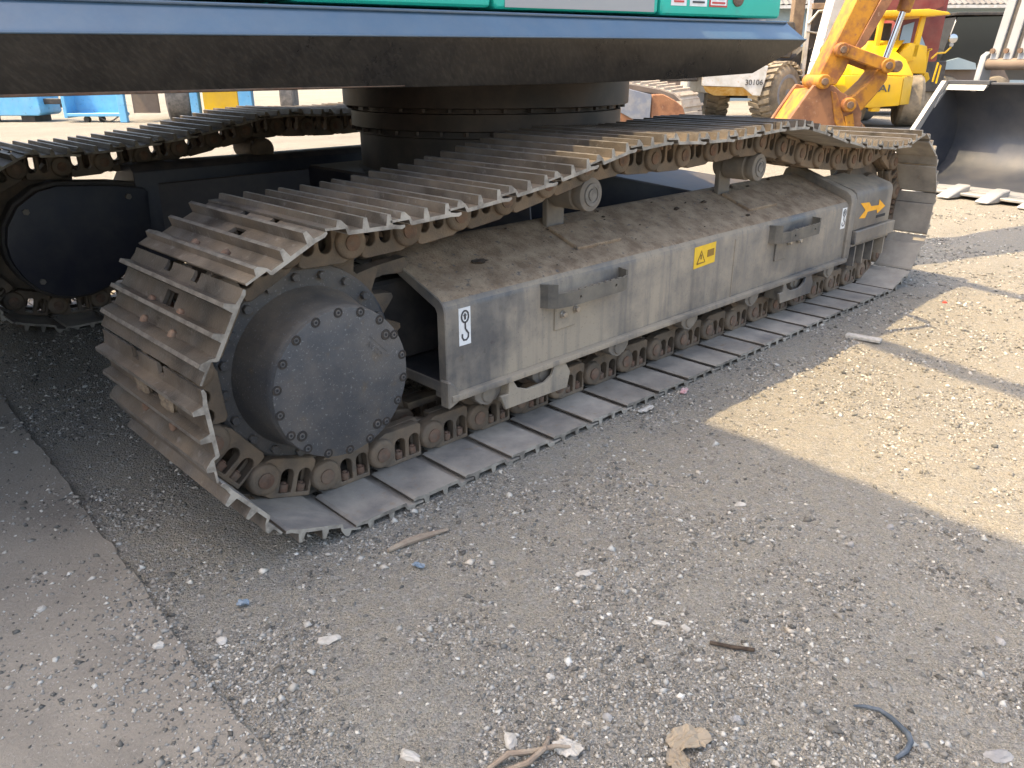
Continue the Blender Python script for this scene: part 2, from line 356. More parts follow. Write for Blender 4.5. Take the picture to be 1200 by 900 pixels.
def link_mesh(flip):
    m = MB()
    a = arc(0, 0, 0.046, 90, 270, 10) + [(0.03, -0.0585), (0.15, -0.0585), (0.152, 0.046), (0.14, 0.054), (0.02, 0.054)]
    win = lambda c: [(c-0.019, -0.046), (c+0.019, -0.046)] + arc(c, 0.004, 0.019, 0, 180, 8)
    m.prism(a, 0.200, 0.232, 'y', [win(0.072), win(0.124)])
    b = [(0.135, -0.056), (0.19, -0.044)] + arc(0.19, 0, 0.040, -90, 90, 8) + [(0.135, 0.052)]
    m.prism(b, 0.2335, 0.262, 'y')
    m.prism([(0.02, 0.030), (0.16, 0.030), (0.16, 0.0545), (0.02, 0.0545)], 0.2325, 0.262, 'y')
    m.box(0.03, 0.15, 0.2325, 0.262, -0.0583, -0.046)
    m.lathe((0, 0.184, 0), (0, 1, 0), [(0, 0.034), (0.003, 0.043), (0.012, 0.0455), (0.0485, 0.0455)], 28)
    if flip: m.v = [(x, 0.6-y, z) for x, y, z in m.v]
    return m.mesh('track_link', 'link_steel', 0.0025, 40)
ME_shoe = shoe_mesh(); ME_link = link_mesh(False); ME_link2 = link_mesh(True)
ME_pin = MB().lathe((0, 0.178, 0), (0, 1, 0), [(0, 0.016), (0.002, 0.022), (0.242, 0.022), (0.244, 0.016)], 20).mesh('track_pin', 'rust')
def bolt_mesh():
    m = MB(); m.cyl((0, 0, PL-0.021), (0, 0, PL-0.009), 0.012, 0.013, 6); m.cyl((0, 0, PL), (0, 0, PL+0.018), 0.011, n=10)
    m.cyl((0, 0, PL+0.014), (0, 0, PL+0.036), 0.0155, 0.0155, 6); m.cyl((0, 0, PL+0.036), (0, 0, PL+0.041), 0.009, 0.007, 10)
    return m.mesh('shoe_bolt', 'rust', 0.0015)
ME_bolt = bolt_mesh()

# pins of the chain, clockwise from under the sprocket: bottom run, idler, top run, sprocket
SC = (0.023, 0.381); SR = 0.3226; IC = (3.43, 0.385)
pins = [(0.021 + 0.19*k, 0.06) for k in range(19)]
p = pins[-1]
for ang in (20, 53, 86, 119, 151):
    p = (p[0] + 0.19*math.cos(R(ang)), p[1] + 0.19*math.sin(R(ang))); pins.append(p)
spr = []
for k in range(1, 6):
    a = R(-90 - 34.28*k); spr.append((SC[0] + SR*math.cos(a), SC[1] + SR*math.sin(a)))
topz = [(3.30, .742), (3.1, .747), (2.88, .766), (2.69, .790), (2.53, .822), (2.32, .868), (2.2, .886), (2.1, .890), (1.94, .884), (1.73, .873), (1.55, .869), (1.35, .880), (1.2, .886), (1.1, .874), (.91, .838), (.755, .809), (.593, .788), (.40, .767), (.21, .756)]
path = [pins[-1]] + [(x, z-0.062) for x, z in topz if x < pins[-1][0]-0.05] + [spr[-1]]
path = np.array(path); seg = np.hypot(*np.diff(path, axis=0).T); cum = np.concatenate([[0], np.cumsum(seg)])
nt = round(cum[-1]/0.19); print('top run', nt, cum[-1]/nt)
for k in range(1, nt):
    t = cum[-1]*k/nt; pins.append((float(np.interp(t, cum, path[:, 0])), float(np.interp(t, cum, path[:, 1]))))
pins += spr[::-1]
NP = len(pins); print('shoes', NP)
def build_track(yoff, detailed):
    for k in range(NP):
        a, b = pins[k], pins[(k+1) % NP]; phi = math.atan2(b[1]-a[1], b[0]-a[0])
        o = obj('track_shoe', ME_shoe, ex, (a[0]-XO.x, yoff-XO.y, a[1]+G), (0, -phi, 0))
        for me in (ME_link, ME_link2): obj('track_link', me, o)
        obj('track_pin', ME_pin, o)
        if detailed:
            for u in (0.072, 0.124):
                for y in (0.216, 0.384): obj('shoe_bolt', ME_bolt, o, (u, y, 0))
build_track(0.0, True); build_track(2.39, False)

# --- near track frame
prof = [(.11, .215), (.11, .468), (.114, .484), (.124, .497), (.142, .508), (.40, .604), (.43, .610), (.455, .600), (.46, .58), (.46, .215)]
inner = [(.148, .250), (.148, .460), (.156, .474), (.40, .572), (.425, .57), (.425, .250)]
tf = ep('track_frame', MB().prism(prof, .40, 2.99, 'x', [inner]), 'frame_paint', 0.003)
def soil(o):
    o.data.materials.append(MATS['frame_top'])
    for q in o.data.polygons:
        if q.normal.z > .75 and q.center.z > .45: q.material_index = 1
        y_ = q.center.y + XO.y; z_ = q.center.z - G
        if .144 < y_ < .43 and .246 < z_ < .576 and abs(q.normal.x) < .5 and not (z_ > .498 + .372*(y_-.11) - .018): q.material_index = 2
tf.data.materials.append(MATS['frame_paint']); tf.data.materials.clear(); tf.data.materials.append(MATS['frame_paint'])
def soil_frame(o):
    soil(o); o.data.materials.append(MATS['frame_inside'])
soil_frame(tf)
ep('frame_flange', MB().box(.402, 3.0, .088, .17, .196, .217), 'frame_paint', 0.005, 2)
fc = MB(); fc.prism([(.392, .175), (.432, .19), (.432, .232), (.402, .262), (.392, .262)], .094, .135, 'y'); ep('frame_corner', fc, 'frame_paint', 0.004)
ep('bulkhead', MB().prism([(.147, .249), (.147, .461), (.156, .475), (.40, .573), (.426, .571), (.426, .249)], .80, .82, 'x'), 'frame_inside')
ep('motor_mount', MB().box(.05, .79, .36, .43, .255, .52).cyl((.023, .33, .381), (.023, .62, .381), .20, n=30), 'black_steel', 0.01)
ep('weld_bead', MB().tube([(1.94, .1095, .215+.0275*i) for i in range(10)], 0.004, 6), 'frame_paint')
def roof(x, y, h): return (x, y - 0.36*h, .498 + 0.375*(y-.11) + 0.93*h)
def roofplate(x0, x1, y0, y1, h0, h1):
    v = [roof(x, y, h) for h in (h0, h1) for x, y in ((x0, y0), (x1, y0), (x1, y1), (x0, y1))]
    return MB().add(v, [(0,3,2,1),(4,5,6,7),(0,1,5,4),(1,2,6,5),(2,3,7,6),(3,0,4,7)])
for x in (1.07, 2.19): ep('carrier_base', roofplate(x, x+.24, .205, .35, -.004, .010), 'frame_top', 0.003)
for x in (1.125, 2.225):
    b = MB(); b.box(x-.045, x+.045, .36, .385, .575, .765); b.cyl((x, .34, .716), (x, .40, .716), .05, n=20)
    ep('carrier_bracket', b, 'roller_grey', 0.003)
    r = MB(); r.lathe((x, .195, .716), (0, 1, 0), [(0, .044), (.004, .056), (.012, .058), (.03, .058), (.034, .050), (.05, .050), (.054, .057), (.15, .057), (.155, .05), (.16, .03)], 36)
    cr = ep('carrier_roller', r, 'roller_grey')
    c = MB().lathe((x, .189, .716), (0, 1, 0), [(0, .006), (0, .019), (.004, .020), (.004, .026), (.001, .027), (.001, .038), (.0065, .040)], 30); ep('roller_cap', c, 'roller_face', parent=cr)
# step brackets on the side
def step_bracket(x0, bolts):
    x1 = x0 + .40; z0, z1 = .405, .452
    front = [(x0+.09, z0), (x1-.05, z0), (x1-.05, z1)]
    n = 7
    for i in range(n): 
        xa = x1-.06 - i*(x1-x0-.17)/n; front += [(xa, z1+.004), (xa-.018, z1+.004), (xa-.02, z1), (xa-.03, z1)]
    front += [(x0+.09, z1)]
    m = MB(); m.prism(front, .052, .060, 'y', [arc(x0+.13, .428, .006, 0, 330, 10), arc(x1-.09, .433, .006, 0, 330, 10)])
    for pts, top in ((((x0, .1115), (x0+.01, .085), (x0+.035, .064), (x0+.09, .052)), z1+.030), (((x1-.05, .052), (x1-.012, .066), (x1, .1115)), z1+.02)):
        for (xa, ya), (xb, yb) in zip(pts[:-1], pts[1:]):
            d = Vector((xb-xa, yb-ya)).normalized()*0.0; nrm = Vector((-(yb-ya), xb-xa)).normalized()*.008
            m.prism([(xa, ya), (xb, yb), (xb+nrm.x, yb+nrm.y), (xa+nrm.x, ya+nrm.y)], z0, top if ya > .07 or yb > .07 else z1, 'z')
    s = ep('step_bracket', m, 'bracket', 0.0)
    ep('mount_plate', MB().box(x0+.065, x0+.165, .103, .1095, .315, .404), 'frame_paint', 0.002, parent=None)
    for bx, bz in bolts:
        ep('bracket_bolt', MB().cyl((bx, .103, bz), (bx, .097, bz), .013, n=16).cyl((bx, .097, bz), (bx, .088, bz), .0105, .009, 12), 'bolt_steel', 0.001)
step_bracket(.79, ((.889, .366), (.952, .371))); step_bracket(2.21, ((2.384, .385), (2.48, .38)))

# decals
def decal(name, polys, material, y=None, **k):
    m = MB()
    for i, p in enumerate(polys): m.prism(p, y, y+0.0012, 'y')
    return ep(name, m, material, smooth=0, **k)
def strip(pts, w):
    pts = [Vector(p) for p in pts]; L_ = []; R_ = []
    for i, p in enumerate(pts):
        d = (pts[min(i+1, len(pts)-1)]-pts[max(i-1, 0)]).normalized(); nn = Vector((-d.y, d.x))*w/2; L_.append(tuple(p+nn)); R_.append(tuple(p-nn))
    return [[L_[i], L_[i+1], R_[i+1], R_[i]] for i in range(len(pts)-1)]
def hook_sticker(x0, x1, z0, z1):
    s = decal('hook_sticker', [[(x0, z0), (x1, z0), (x1, z1), (x0, z1)]], 'white_print', y=.1085); s['label'] = 'white sticker with a black lifting hook symbol'
    w = x1-x0; h = z1-z0; F = lambda u, v: (x0+u*w, z0+v*h)
    P = strip([F(.52+.30*math.cos(R(a)), .76+.155*math.sin(R(a))) for a in range(-90, 271, 24)], .005)
    P += strip([F(.52, .61), F(.52, .44), F(.62, .38), F(.78, .30), F(.76, .19), F(.58, .13), F(.36, .14), F(.24, .22), F(.26, .31)], .0052)
    P += [[F(.52, .86), F(.36, .78), F(.68, .78)], [F(.45, .78), F(.45, .68), F(.59, .68), F(.59, .78)]]
    decal('hook_symbol', P, 'dark_print', y=.1070)
hook_sticker(.450, .495, .358, .472); hook_sticker(2.908, 2.955, .372, .474)
ys_ = decal('warning_sticker', [[(1.645, .385), (1.792, .392), (1.792, .474), (1.645, .470)]], 'yellow_print', y=.1085); ys_['label'] = 'yellow warning sticker'
P = strip([(1.665, .402), (1.692, .450), (1.72, .404), (1.665, .402)], .006) + strip([(1.692, .437), (1.692, .418)], .008) + [[(1.735, .42), (1.78, .422), (1.78, .45), (1.735, .448)]]
decal('warning_print', P, 'brown_print', y=.1070)
ao = decal('arrow_sticker', [[(3.083, .48), (3.184, .474), (3.214, .451), (3.309, .446), (3.308, .474), (3.393, .433), (3.305, .404), (3.292, .425), (3.182, .427), (3.159, .397), (3.091, .404), (3.152, .438)]], 'orange_print', y=.0985); ao['label'] = 'orange travel direction arrow'

# idler end
collar = [(.098, .205), (.098, .50), (.108, .528), (.13, .545), (.40, .64), (.44, .645), (.47, .63), (.48, .6), (.48, .205)]
ep('frame_collar', MB().prism(collar, 2.975, 3.035, 'x', [[(.13, .25), (.13, .48), (.15, .51), (.40, .60), (.44, .6), (.44, .25)]]), 'frame_paint', 0.006, 2)
gp = [(.10, .345), (.10, .512), (.106, .534), (.122, .548), (.29, .60), (.29, .345)]
ep('idler_guard', MB().prism(gp, 3.036, 3.47, 'x'), 'frame_paint', 0.008, 2)
ep('guard_slot', MB().box(3.30, 3.41, .0985, .1005, .380, .394), 'frame_inside')
ep('guard_plate', MB().box(3.055, 3.53, .086, .26, .277, .343), 'frame_paint', 0.004)
ep('guard_floor', MB().box(3.04, 3.50, .10, .28, .262, .2755), 'frame_paint', 0.003)
ep('guard_bar', MB().prism([(3.08, .135), (3.16, .125), (3.30, .15), (3.40, .19), (3.40, .2), (3.08, .16)], .21, .225, 'y'), 'black_steel')
for x in (3.10, 3.20, 3.31, 3.45): ep('guard_fin', MB().prism([(x, .157 if x < 3.4 else .17), (x+.012, .157 if x < 3.4 else .17), (x+.012, .2615), (x, .2615)], .10, .27, 'y'), 'frame_paint', 0.0)
idl = MB().lathe((IC[0], .21, IC[1]), (0, 1, 0), [(0, .07), (.0, .20), (.03, .205), (.045, .245), (.05, .262), (.062, .268), (.065, .27), (.115, .27), (.118, .268), (.13, .262), (.135, .245), (.15, .205), (.18, .2), (.18, .07)], 56)
ep('idler_wheel', idl, 'link_steel')
ep('idler_yoke', MB().box(2.95, 3.45, .40, .46, .30, .46).box(3.0, 3.5, .16, .205, .33, .42), 'black_steel', 0.01)

# sprocket and drive
st = []
NT = 21
for i in range(NT):
    a = 360/NT*i - 90 + 360/NT/2
    st += [(SC[0]+r*math.cos(R(a+d)), SC[1]+r*math.sin(R(a+d))) for d, r in ((-7.2, .286), (-3.4, .318), (-1.2, .338), (1.2, .338), (3.4, .318), (7.2, .286))]
ep('sprocket', MB().prism(st, .272, .328, 'y'), 'link_steel', 0.003)
hub = MB().lathe((SC[0], .225, SC[1]), (0, 1, 0), [(0, .222), (0, .258), (.008, .268), (.04, .272), (.0465, .272)], 56); ep('sprocket_flange', hub, 'housing')
for k in range(20):
    a = R(18*k+4); c = (SC[0]+.243*math.cos(a), .226, SC[1]+.243*math.sin(a)); ep('sprocket_bolt', MB().cyl(c, (c[0], .211, c[2]), .012, n=6), 'housing', 0.001)
dz = .3743
dr = MB().lathe((.0234, .063, dz), (0, 1, 0), [(0, .188), (.0015, .195), (.006, .1985), (.03, .2), (.10, .206), (.155, .218), (.17, .223)], 64); ep('final_drive', dr, 'housing')
ep('drive_cover', MB().lathe((.0234, .0585, dz), (0, 1, 0), [(0, .1935), (.001, .196), (.0044, .1968)], 64), 'housing')
def cbolt(a, r, s):
    x = .0234 + r*math.cos(R(a)); z = dz + r*math.sin(R(a))
    o = ep('cover_bolt', MB().lathe((x, .0568, z), (0, 1, 0), [(.0012, .0128*s), (0, .0122*s), (0, .0085*s), (.0014, .0082*s)], 20), 'housing_bolt')
    ep('bolt_head', MB().lathe((x, .0562, z), (0, 1, 0), [(0.0006, .0034*s), (0, .0038*s), (0, .0066*s), (.0018, .007*s)], 14), 'housing', parent=o)
    ep('bolt_socket', MB().cyl((x, .0559, z), (x, .0575, z), .0036*s, n=6), 'cast_dark', parent=o)
for k in range(18): cbolt(10+20*k, .1865, 1.0)
for a in (36.3, -57.3, -141.7): cbolt(a, .168, 1.15)
def text_mesh(body, size, depth, material, name):
    cu = bpy.data.curves.new(name, 'FONT'); cu.body = body; cu.size = size; cu.extrude = depth; cu.align_x = 'CENTER'; cu.align_y = 'CENTER'
    t = bpy.data.objects.new(name, cu); col.objects.link(t); dg = bpy.context.evaluated_depsgraph_get()
    me = bpy.data.meshes.new_from_object(t.evaluated_get(dg)); bpy.data.objects.remove(t); me.materials.clear(); me.materials.append(MATS[material]); me.name = name; return me
for body, (x, z), an in (('NVGO', (.121, .443), -48), ('JCC', (.069, .286), -48)):
    me = text_mesh(body, .020, .0008, 'housing', 'cast_mark')
    obj('cast_mark', me, ex, (x-XO.x, .058-XO.y, z+G), (R(90), R(-an), 0))
ep('cast_mark', MB().prism(strip([(.098+.012, .473+.008), (.147+.012, .421+.008)], .003)[0], .0575, .0585, 'y'), 'housing', smooth=0)
ep('track_guide', MB().prism([(.25, .585), (.41, .60), (.42, .575), (.40, .555), (.33, .56), (.27, .55)], .30, .345, 'y'), 'link_steel', 0.006)

# bottom rollers, caps and guards
for i, x in enumerate((.585, .84, 1.235, 1.69, 2.17, 2.575, 2.91)):
    r = MB().lathe((x, .185, .178), (0, 1, 0), [(0, .03), (0, .05), (.012, .052), (.018, .072), (.04, .074), (.045, .06), (.185, .06), (.19, .074), (.212, .072), (.218, .05), (.23, .03)], 30); ro = ep('track_roller', r, 'link_steel')
    c = MB().prism([(x-.06, .197), (x-.055, .155), (x-.03, .132)] + arc(x, .16, .036, 230, 310, 5) + [(x+.03, .132), (x+.055, .155), (x+.06, .197)], .135, .184, 'y')
    ep('roller_collar', c, 'roller_grey', 0.004, parent=ro)
    ep('roller_cap', MB().lathe((x, .127, .162), (0, 1, 0), [(0, .022), (.002, .027), (.0085, .03)], 20), 'roller_grey', parent=ro)
def lower_guard(x0):
    g = MB(); X_ = lambda d: x0+d
    g.prism([(X_(0), .155), (X_(.02), .105), (X_(.31), .100), (X_(.325), .155), (X_(.30), .195), (X_(.245), .195), (X_(.235), .165), (X_(.20), .148), (X_(.12), .148), (X_(.075), .165), (X_(.055), .195), (X_(.035), .195), (X_(.035), .155)], .098, .110, 'y')
    g.box(X_(.036), X_(.048), .1105, .19, .115, .195); g.box(X_(.29), X_(.302), .1105, .19, .115, .195)
    ep('roller_guard', g, 'frame_paint', 0.002)
lower_guard(.605); lower_guard(2.345)

# dry mud caught in the shoes at the sprocket, clods on the frame
def lump(name, c, s, material, parent=None, n=2, seed=0, jit=0.25, raw=False):
    bm = bmesh.new(); bmesh.ops.create_icosphere(bm, subdivisions=n, radius=1); rr = random.Random(seed)
    for v in bm.verts: k = 1+rr.uniform(-jit, jit); v.co = Vector((v.co.x*s[0]*k, v.co.y*s[1]*k, v.co.z*s[2]*k))
    me = bpy.data.meshes.new(name); bm.to_mesh(me); bm.free(); me.materials.append(MATS[material])
    me.polygons.foreach_set('use_smooth', [False]*len(me.polygons))
    return obj(name, me, parent, c)
shoe_objs = [o for o in ex.children if o.name.startswith('track_shoe')][:NP]
for k, (u, y, s) in {NP-3: (.055, .21, .05), NP-2: (.11, .20, .06), NP-1: (.12, .33, .05), NP-2.5: (.05, .36, .045)}.items():
    lump('mud', (u, y, PL-.012), (.028, s*.95, .011), 'mud', shoe_objs[int(k)], 3, int(k*3), .16)
for i in range(46):
    x = random.uniform(.9, 1.5) if i % 2 else random.uniform(1.7, 2.9); y = random.uniform(.15, .40); s = .002 + .010*random.random()**2.5
    q = roof(x, y, s*.3); lump('dirt_clod', (q[0]-XO.x, q[1]-XO.y, q[2]+G), (s*1.5, s, s*.6), 'clod', ex, 1, i, .35)
lump('dirt_clod', (roof(.66, .255, 0)[0]-XO.x, .255-XO.y, roof(.66, .255, 0)[2]+G), (.032, .016, .006), 'clod', ex, 2, 99, .4)

# --- far track: frame, motor cover, wheels
fy = lambda y: 2.99-y
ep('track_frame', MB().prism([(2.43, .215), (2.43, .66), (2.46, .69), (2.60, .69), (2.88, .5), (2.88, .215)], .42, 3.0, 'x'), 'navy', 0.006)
cover = [(-.167, .409), (-.150, .48), (-.097, .559), (-.008, .616), (.076, .633), (.30, .615), (.44, .59), (.463, .575), (.449, .373), (.40, .29), (.292, .203), (.22, .16), (.137, .134), (.05, .132), (-.02, .151), (-.08, .19), (-.128, .25), (-.155, .31), (-.164, .346)]
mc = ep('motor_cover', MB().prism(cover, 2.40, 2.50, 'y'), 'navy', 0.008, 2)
rim = [(.02+(x-.02)*1.07, .38+(z-.38)*1.07) for x, z in cover]; ep('cover_rim', MB().prism(rim, 2.44, 2.52, 'y'), 'black_steel', 0.004, parent=mc)
for x, z in ((-.068, .537), (.368, .558), (-.064, .226)): ep('cover_bolt', MB().cyl((x, 2.40, z), (x, 2.388, z), .014, n=6), 'roller_grey', parent=mc)
ep('sprocket', MB().prism(st, 2.66, 2.72, 'y'), 'link_steel', 0.0)
ep('idler_wheel', MB().lathe((IC[0], 2.6, IC[1]), (0, 1, 0), [(0, .07), (0, .2), (.05, .26), (.12, .26), (.18, .2), (.18, .07)], 40), 'link_steel')
for x in (1.125, 2.225):
    ep('carrier_roller', MB().lathe((x, 2.47, .716), (0, 1, 0), [(0, .045), (.01, .058), (.03, .058), (.034, .05), (.05, .05), (.054, .057), (.25, .057)], 30), 'link_steel')
    ep('carrier_bracket', MB().box(x-.045, x+.045, 2.5, 2.53, .66, .76), 'black_steel')
for x in (.585, .84, 1.235, 1.69, 2.17, 2.575, 2.91): ep('track_roller', MB().lathe((x, 2.58, .178), (0, 1, 0), [(0, .05), (.01, .074), (.04, .074), (.045, .06), (.185, .06), (.19, .074), (.22, .05)], 20), 'link_steel')
ds = decal('lifting_sticker', [[(.70, .475), (.773, .475), (.773, .53), (.70, .53)]], MATS.setdefault('blue_print', mat('blue_print', (.03, .05, .25), rough=.5)), y=2.4285); ds['label'] = 'small blue sticker with a white hook mark'
decal('lifting_symbol', strip([(.738+.012*math.cos(R(a)), .497+.012*math.sin(R(a))) for a in range(150, 391, 30)], .004) + strip([(.705, .522), (.768, .522)], .004), 'white_print', y=2.4265)

# --- car body (centre frame), swing bearing
for sx in (-1, 1):
    for y0, y1, zt in ((.455, 1.0, .52), (2.44, 1.99, .60)):
        xc = 1.81; a0 = xc+sx*.70; a1 = xc+sx*1.30; b0 = xc+sx*.18; b1 = xc+sx*.62
        v = [(a0, y0, .26), (a1, y0, .26), (b1, y1, .34), (b0, y1, .34), (a0, y0, zt), (a1, y0, zt), (b1, y1, .66), (b0, y1, .66)]
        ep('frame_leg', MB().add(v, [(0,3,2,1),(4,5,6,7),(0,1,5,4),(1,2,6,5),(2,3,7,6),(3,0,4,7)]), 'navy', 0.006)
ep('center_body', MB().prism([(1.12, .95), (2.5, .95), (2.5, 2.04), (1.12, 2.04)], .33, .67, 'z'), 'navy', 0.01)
SB = (1.83, 1.495)
ep('pedestal', MB().lathe((SB[0], SB[1], .66), (0, 0, 1), [(0, .66), (.02, .625), (.17, .625), (.175, .64), (.20, .64)], 72), 'black_steel')
ep('bearing_ring', MB().lathe((SB[0], SB[1], .862), (0, 0, 1), [(0, .655), (.003, .66), (.070, .66), (.073, .64), (.092, .64)], 72), 'ring_steel')
ep('bearing_ring', MB().lathe((SB[0], SB[1], .956), (0, 0, 1), [(0, .69), (.003, .695), (.107, .695), (.11, .69)], 72), 'ring_steel')
for k in range(36):
    a = R(10*k); x = SB[0]+.65*math.cos(a); y = SB[1]+.65*math.sin(a)
    ep('bearing_bolt', MB().cyl((x, y, .845), (x, y, .8615), .013, n=6), 'ring_steel')
    a += R(4); x = SB[0]+.668*math.cos(a); y = SB[1]+.668*math.sin(a); ep('bearing_bolt', MB().cyl((x, y, .94), (x, y, .9555), .013, n=6), 'ring_steel')

# --- upper structure: rotated on the bearing
UM = Matrix.Translation((1.80, 1.495, 0)) @ Matrix.Rotation(R(-9), 4, 'Z')
def up(name, mb, material, bevel=0.0, seg=1, parent=None, smooth=35):
    mb.v = [(x, y, z + 0.0092*(x+2.1)) for x, y, z in mb.v]
    return ep(name, mb.xf(UM), material, bevel, seg, parent, smooth)
def skirt():
    secs = []
    def sec(s, zb, e=0):
        return [(s if not e else .43, -1.285, zb), (s if not e else .615, -1.352, 1.168), (s if not e else .63, -1.366, 1.187), (s if not e else .618, -1.357, 1.200), (s if not e else .575, -1.318, 1.243 + .0042*max(0, -s)), (s if not e else .565, -1.310, 1.256 + .0042*max(0, -s)),
                (s if not e else .565, 1.34, 1.256), (s if not e else .575, 1.345, 1.243), (s if not e else .63, 1.366, 1.187), (s if not e else .43, 1.285, zb)]
    for s, zb in ((-2.9, 1.060), (-1.33, 1.057), (-.5, 1.052), (.0, 1.056)): secs.append(sec(s, zb))
    secs.append(sec(.43, 1.070, 1)); n = len(secs[0]); v = [p for q in secs for p in q]; f = []
    for k in range(len(secs)-1):
        f += [(k*n+i, k*n+(i+1) % n, (k+1)*n+(i+1) % n, (k+1)*n+i) for i in range(n)]
    f += [tuple(range(n)), tuple(range(len(secs)*n-1, (len(secs)-1)*n-1, -1))]
    return MB().add(v, f)
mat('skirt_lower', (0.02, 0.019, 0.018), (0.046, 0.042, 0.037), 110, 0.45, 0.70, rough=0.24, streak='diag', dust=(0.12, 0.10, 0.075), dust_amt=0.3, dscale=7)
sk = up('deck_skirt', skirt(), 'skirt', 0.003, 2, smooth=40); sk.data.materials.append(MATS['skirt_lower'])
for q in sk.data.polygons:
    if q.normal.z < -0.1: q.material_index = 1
up('deck_lip', MB().tube([(-2.88, -1.318, 1.2641), (0, -1.317, 1.252), (.56, -1.316, 1.252)], .0045, 8), 'skirt')
up('deck_lip', MB().tube([(-2.88, -1.368, 1.190), (.62, -1.371, 1.190)], .003, 8), 'skirt')
up('edge_rust', MB().tube([(-2.3, -1.288, 1.0625), (-1.9, -1.288, 1.0622), (-1.5, -1.288, 1.0615), (-1.1, -1.288, 1.060)], [.003, .004, .003, .001], 6), 'rust')
tb = 1.264
def panel(s0, s1, z1, m='teal', t=-1.312, z0=tb): return up('side_panel', MB().box(s0, s1, t, t+.20, z0, z1), m, 0.018, 3)
panel(-2.7, -1.432, 1.62, z0=tb+.0105); panel(-1.424, -.812, 1.62, z0=tb+.0058)
pb = panel(-.800, -.125, 1.60, z0=tb+.003); up('panel_recess', MB().box(-.765, -.150, -1.3145, -1.3135, 1.273, 1.37), 'grey_panel', 0.0, parent=None)
panel(-.114, .525, 1.40)
for i, (a, b, c) in enumerate(((-.07, .005, 'white_print'), (.022, .108, 'white_print'), (.121, .215, 'red_print'))):
    s_ = up('notice_sticker', MB().box(a, b, -1.3140, -1.3125, 1.296, 1.36), c)
    if i == 2: up('sticker_paper', MB().box(a+.006, b-.006, -1.3152, -1.3142, 1.3015, 1.355), 'white_print')
    for j in range(3): up('notice_print', MB().box(a+.012, b-.014-(.01*j), -1.3164, -1.3154, 1.3065+.014*j, 1.3125+.014*j), 'red_print' if i != 1 else 'dark_print')
up('door_lock', MB().lathe((.272, -1.3125, 1.33), (0, -1, 0), [(-.01, .03), (.004, .030), (.006, .024), (.003, .02), (.003, .008)], 24), 'rust')
up('house', MB().box(-2.75, -.30, -.95, 1.25, 1.262, 2.15).box(-2.95, -2.4, -1.30, 1.30, 1.20, 2.1), 'teal', 0.05, 3)
up('deck_plate', MB().box(-2.7, .5, -1.13, 1.3, 1.258, 1.275), 'black_steel')
cabm = MB(); cabm.prism([(-.55, 1.28), (.95, 1.28), (1.0, 1.9), (.75, 2.85), (-.45, 2.9), (-.6, 2.0)], .40, 1.32, 'y'); up('cab', cabm, 'teal', 0.05, 3)
bo = MB(); pb_ = [(.15, 1.35), (.45, 2.2), (1.4, 4.3), (2.7, 5.25), (4.2, 5.15), (5.6, 4.3), (5.55, 4.05), (4.2, 4.6), (2.9, 4.6), (1.95, 3.7), (.85, 1.9), (.55, 1.35)]
bo.prism(pb_, -.32, .10, 'y'); up('boom', bo, 'teal', 0.02)
up('hand_rail', MB().tube([(.43, -1.28, 1.40), (.43, -1.28, 2.0), (.47, -1.22, 2.06), (.52, -1.05, 2.06), (.52, -.85, 1.98), (.52, -.85, 1.28)], .017, 8), 'black_steel')

# ------------------------------------------------------------------ the yard behind (local frame: x to the right, y away, z up)
HX = math.sin(R(44.011)); HY = math.cos(R(44.011))
def vthing(name, D, l0, label, cat, group=None):
    return thing(name, (-0.971 + l0*HY + D*HX, -1.587 - l0*HX + D*HY, 0), R(-44.011), label, cat, group)
def vp(name, mb, material, root, l0, bevel=0.0, seg=1, parent=None, smooth=35):
    mb.v = [(x-l0, y, z) for x, y, z in mb.v]; return part(name, mb, material, parent or root, bevel, seg, smooth)
mat('yellow', (0.68, 0.40, 0.0), (0.58, 0.33, 0.005), 2, rough=0.35, dust=(0.45, 0.33, 0.1), dust_amt=0.25)
mat('rust_yellow', (0.48, 0.21, 0.018), (0.24, 0.09, 0.032), 5, 0.44, 0.62, rough=0.7, bump=0.3, bscale=50, wear=(0.24, 0.10, 0.045))
mat('rust_plate', (0.29, 0.135, 0.068), (0.19, 0.085, 0.048), 6, rough=0.85, bump=0.5, bscale=60, wear=(0.32, 0.20, 0.13))
mat('chrome', (0.55, 0.55, 0.57), rough=0.18, metal=1.0)
mat('tyre', (0.05, 0.046, 0.042), (0.10, 0.09, 0.075), 8, rough=0.9, dust=(0.42, 0.34, 0.24), dust_amt=0.8, dscale=3)
mat('tyre_grey', (0.07, 0.067, 0.064), (0.14, 0.13, 0.12), 8, rough=0.9, dust=(0.3, 0.26, 0.22), dust_amt=0.5, dscale=4)
mat('rim_blue', (0.16, 0.19, 0.25), (0.25, 0.26, 0.28), 6, rough=0.6, dust=DUST, dust_amt=0.3)
mat('white_paint', (0.56, 0.55, 0.53), (0.45, 0.43, 0.39), 5, rough=0.5, wear=(0.5, 0.33, 0.18))
mat('ochre', (0.55, 0.30, 0.06), (0.66, 0.48, 0.22), 7, rough=0.7)
mat('red_paint', (0.16, 0.015, 0.012), (0.22, 0.03, 0.02), 3, rough=0.45, dust=DUST, dust_amt=0.2)
mat('sky_blue', (0.09, 0.38, 0.66), (0.12, 0.43, 0.70), 4, rough=0.45, dust=(0.3, 0.3, 0.28), dust_amt=0.25, wear=(0.07, 0.25, 0.42))
mat('bucket_dark', (0.03, 0.038, 0.056), (0.045, 0.052, 0.068), 2.5, rough=0.32, metal=0.3, dust=(0.25, 0.22, 0.18), dust_amt=0.25, dscale=2)
mat('worn_steel', (0.30, 0.31, 0.32), (0.40, 0.385, 0.36), 6, rough=0.45, metal=0.5, dust=(0.4, 0.34, 0.26), dust_amt=0.35)
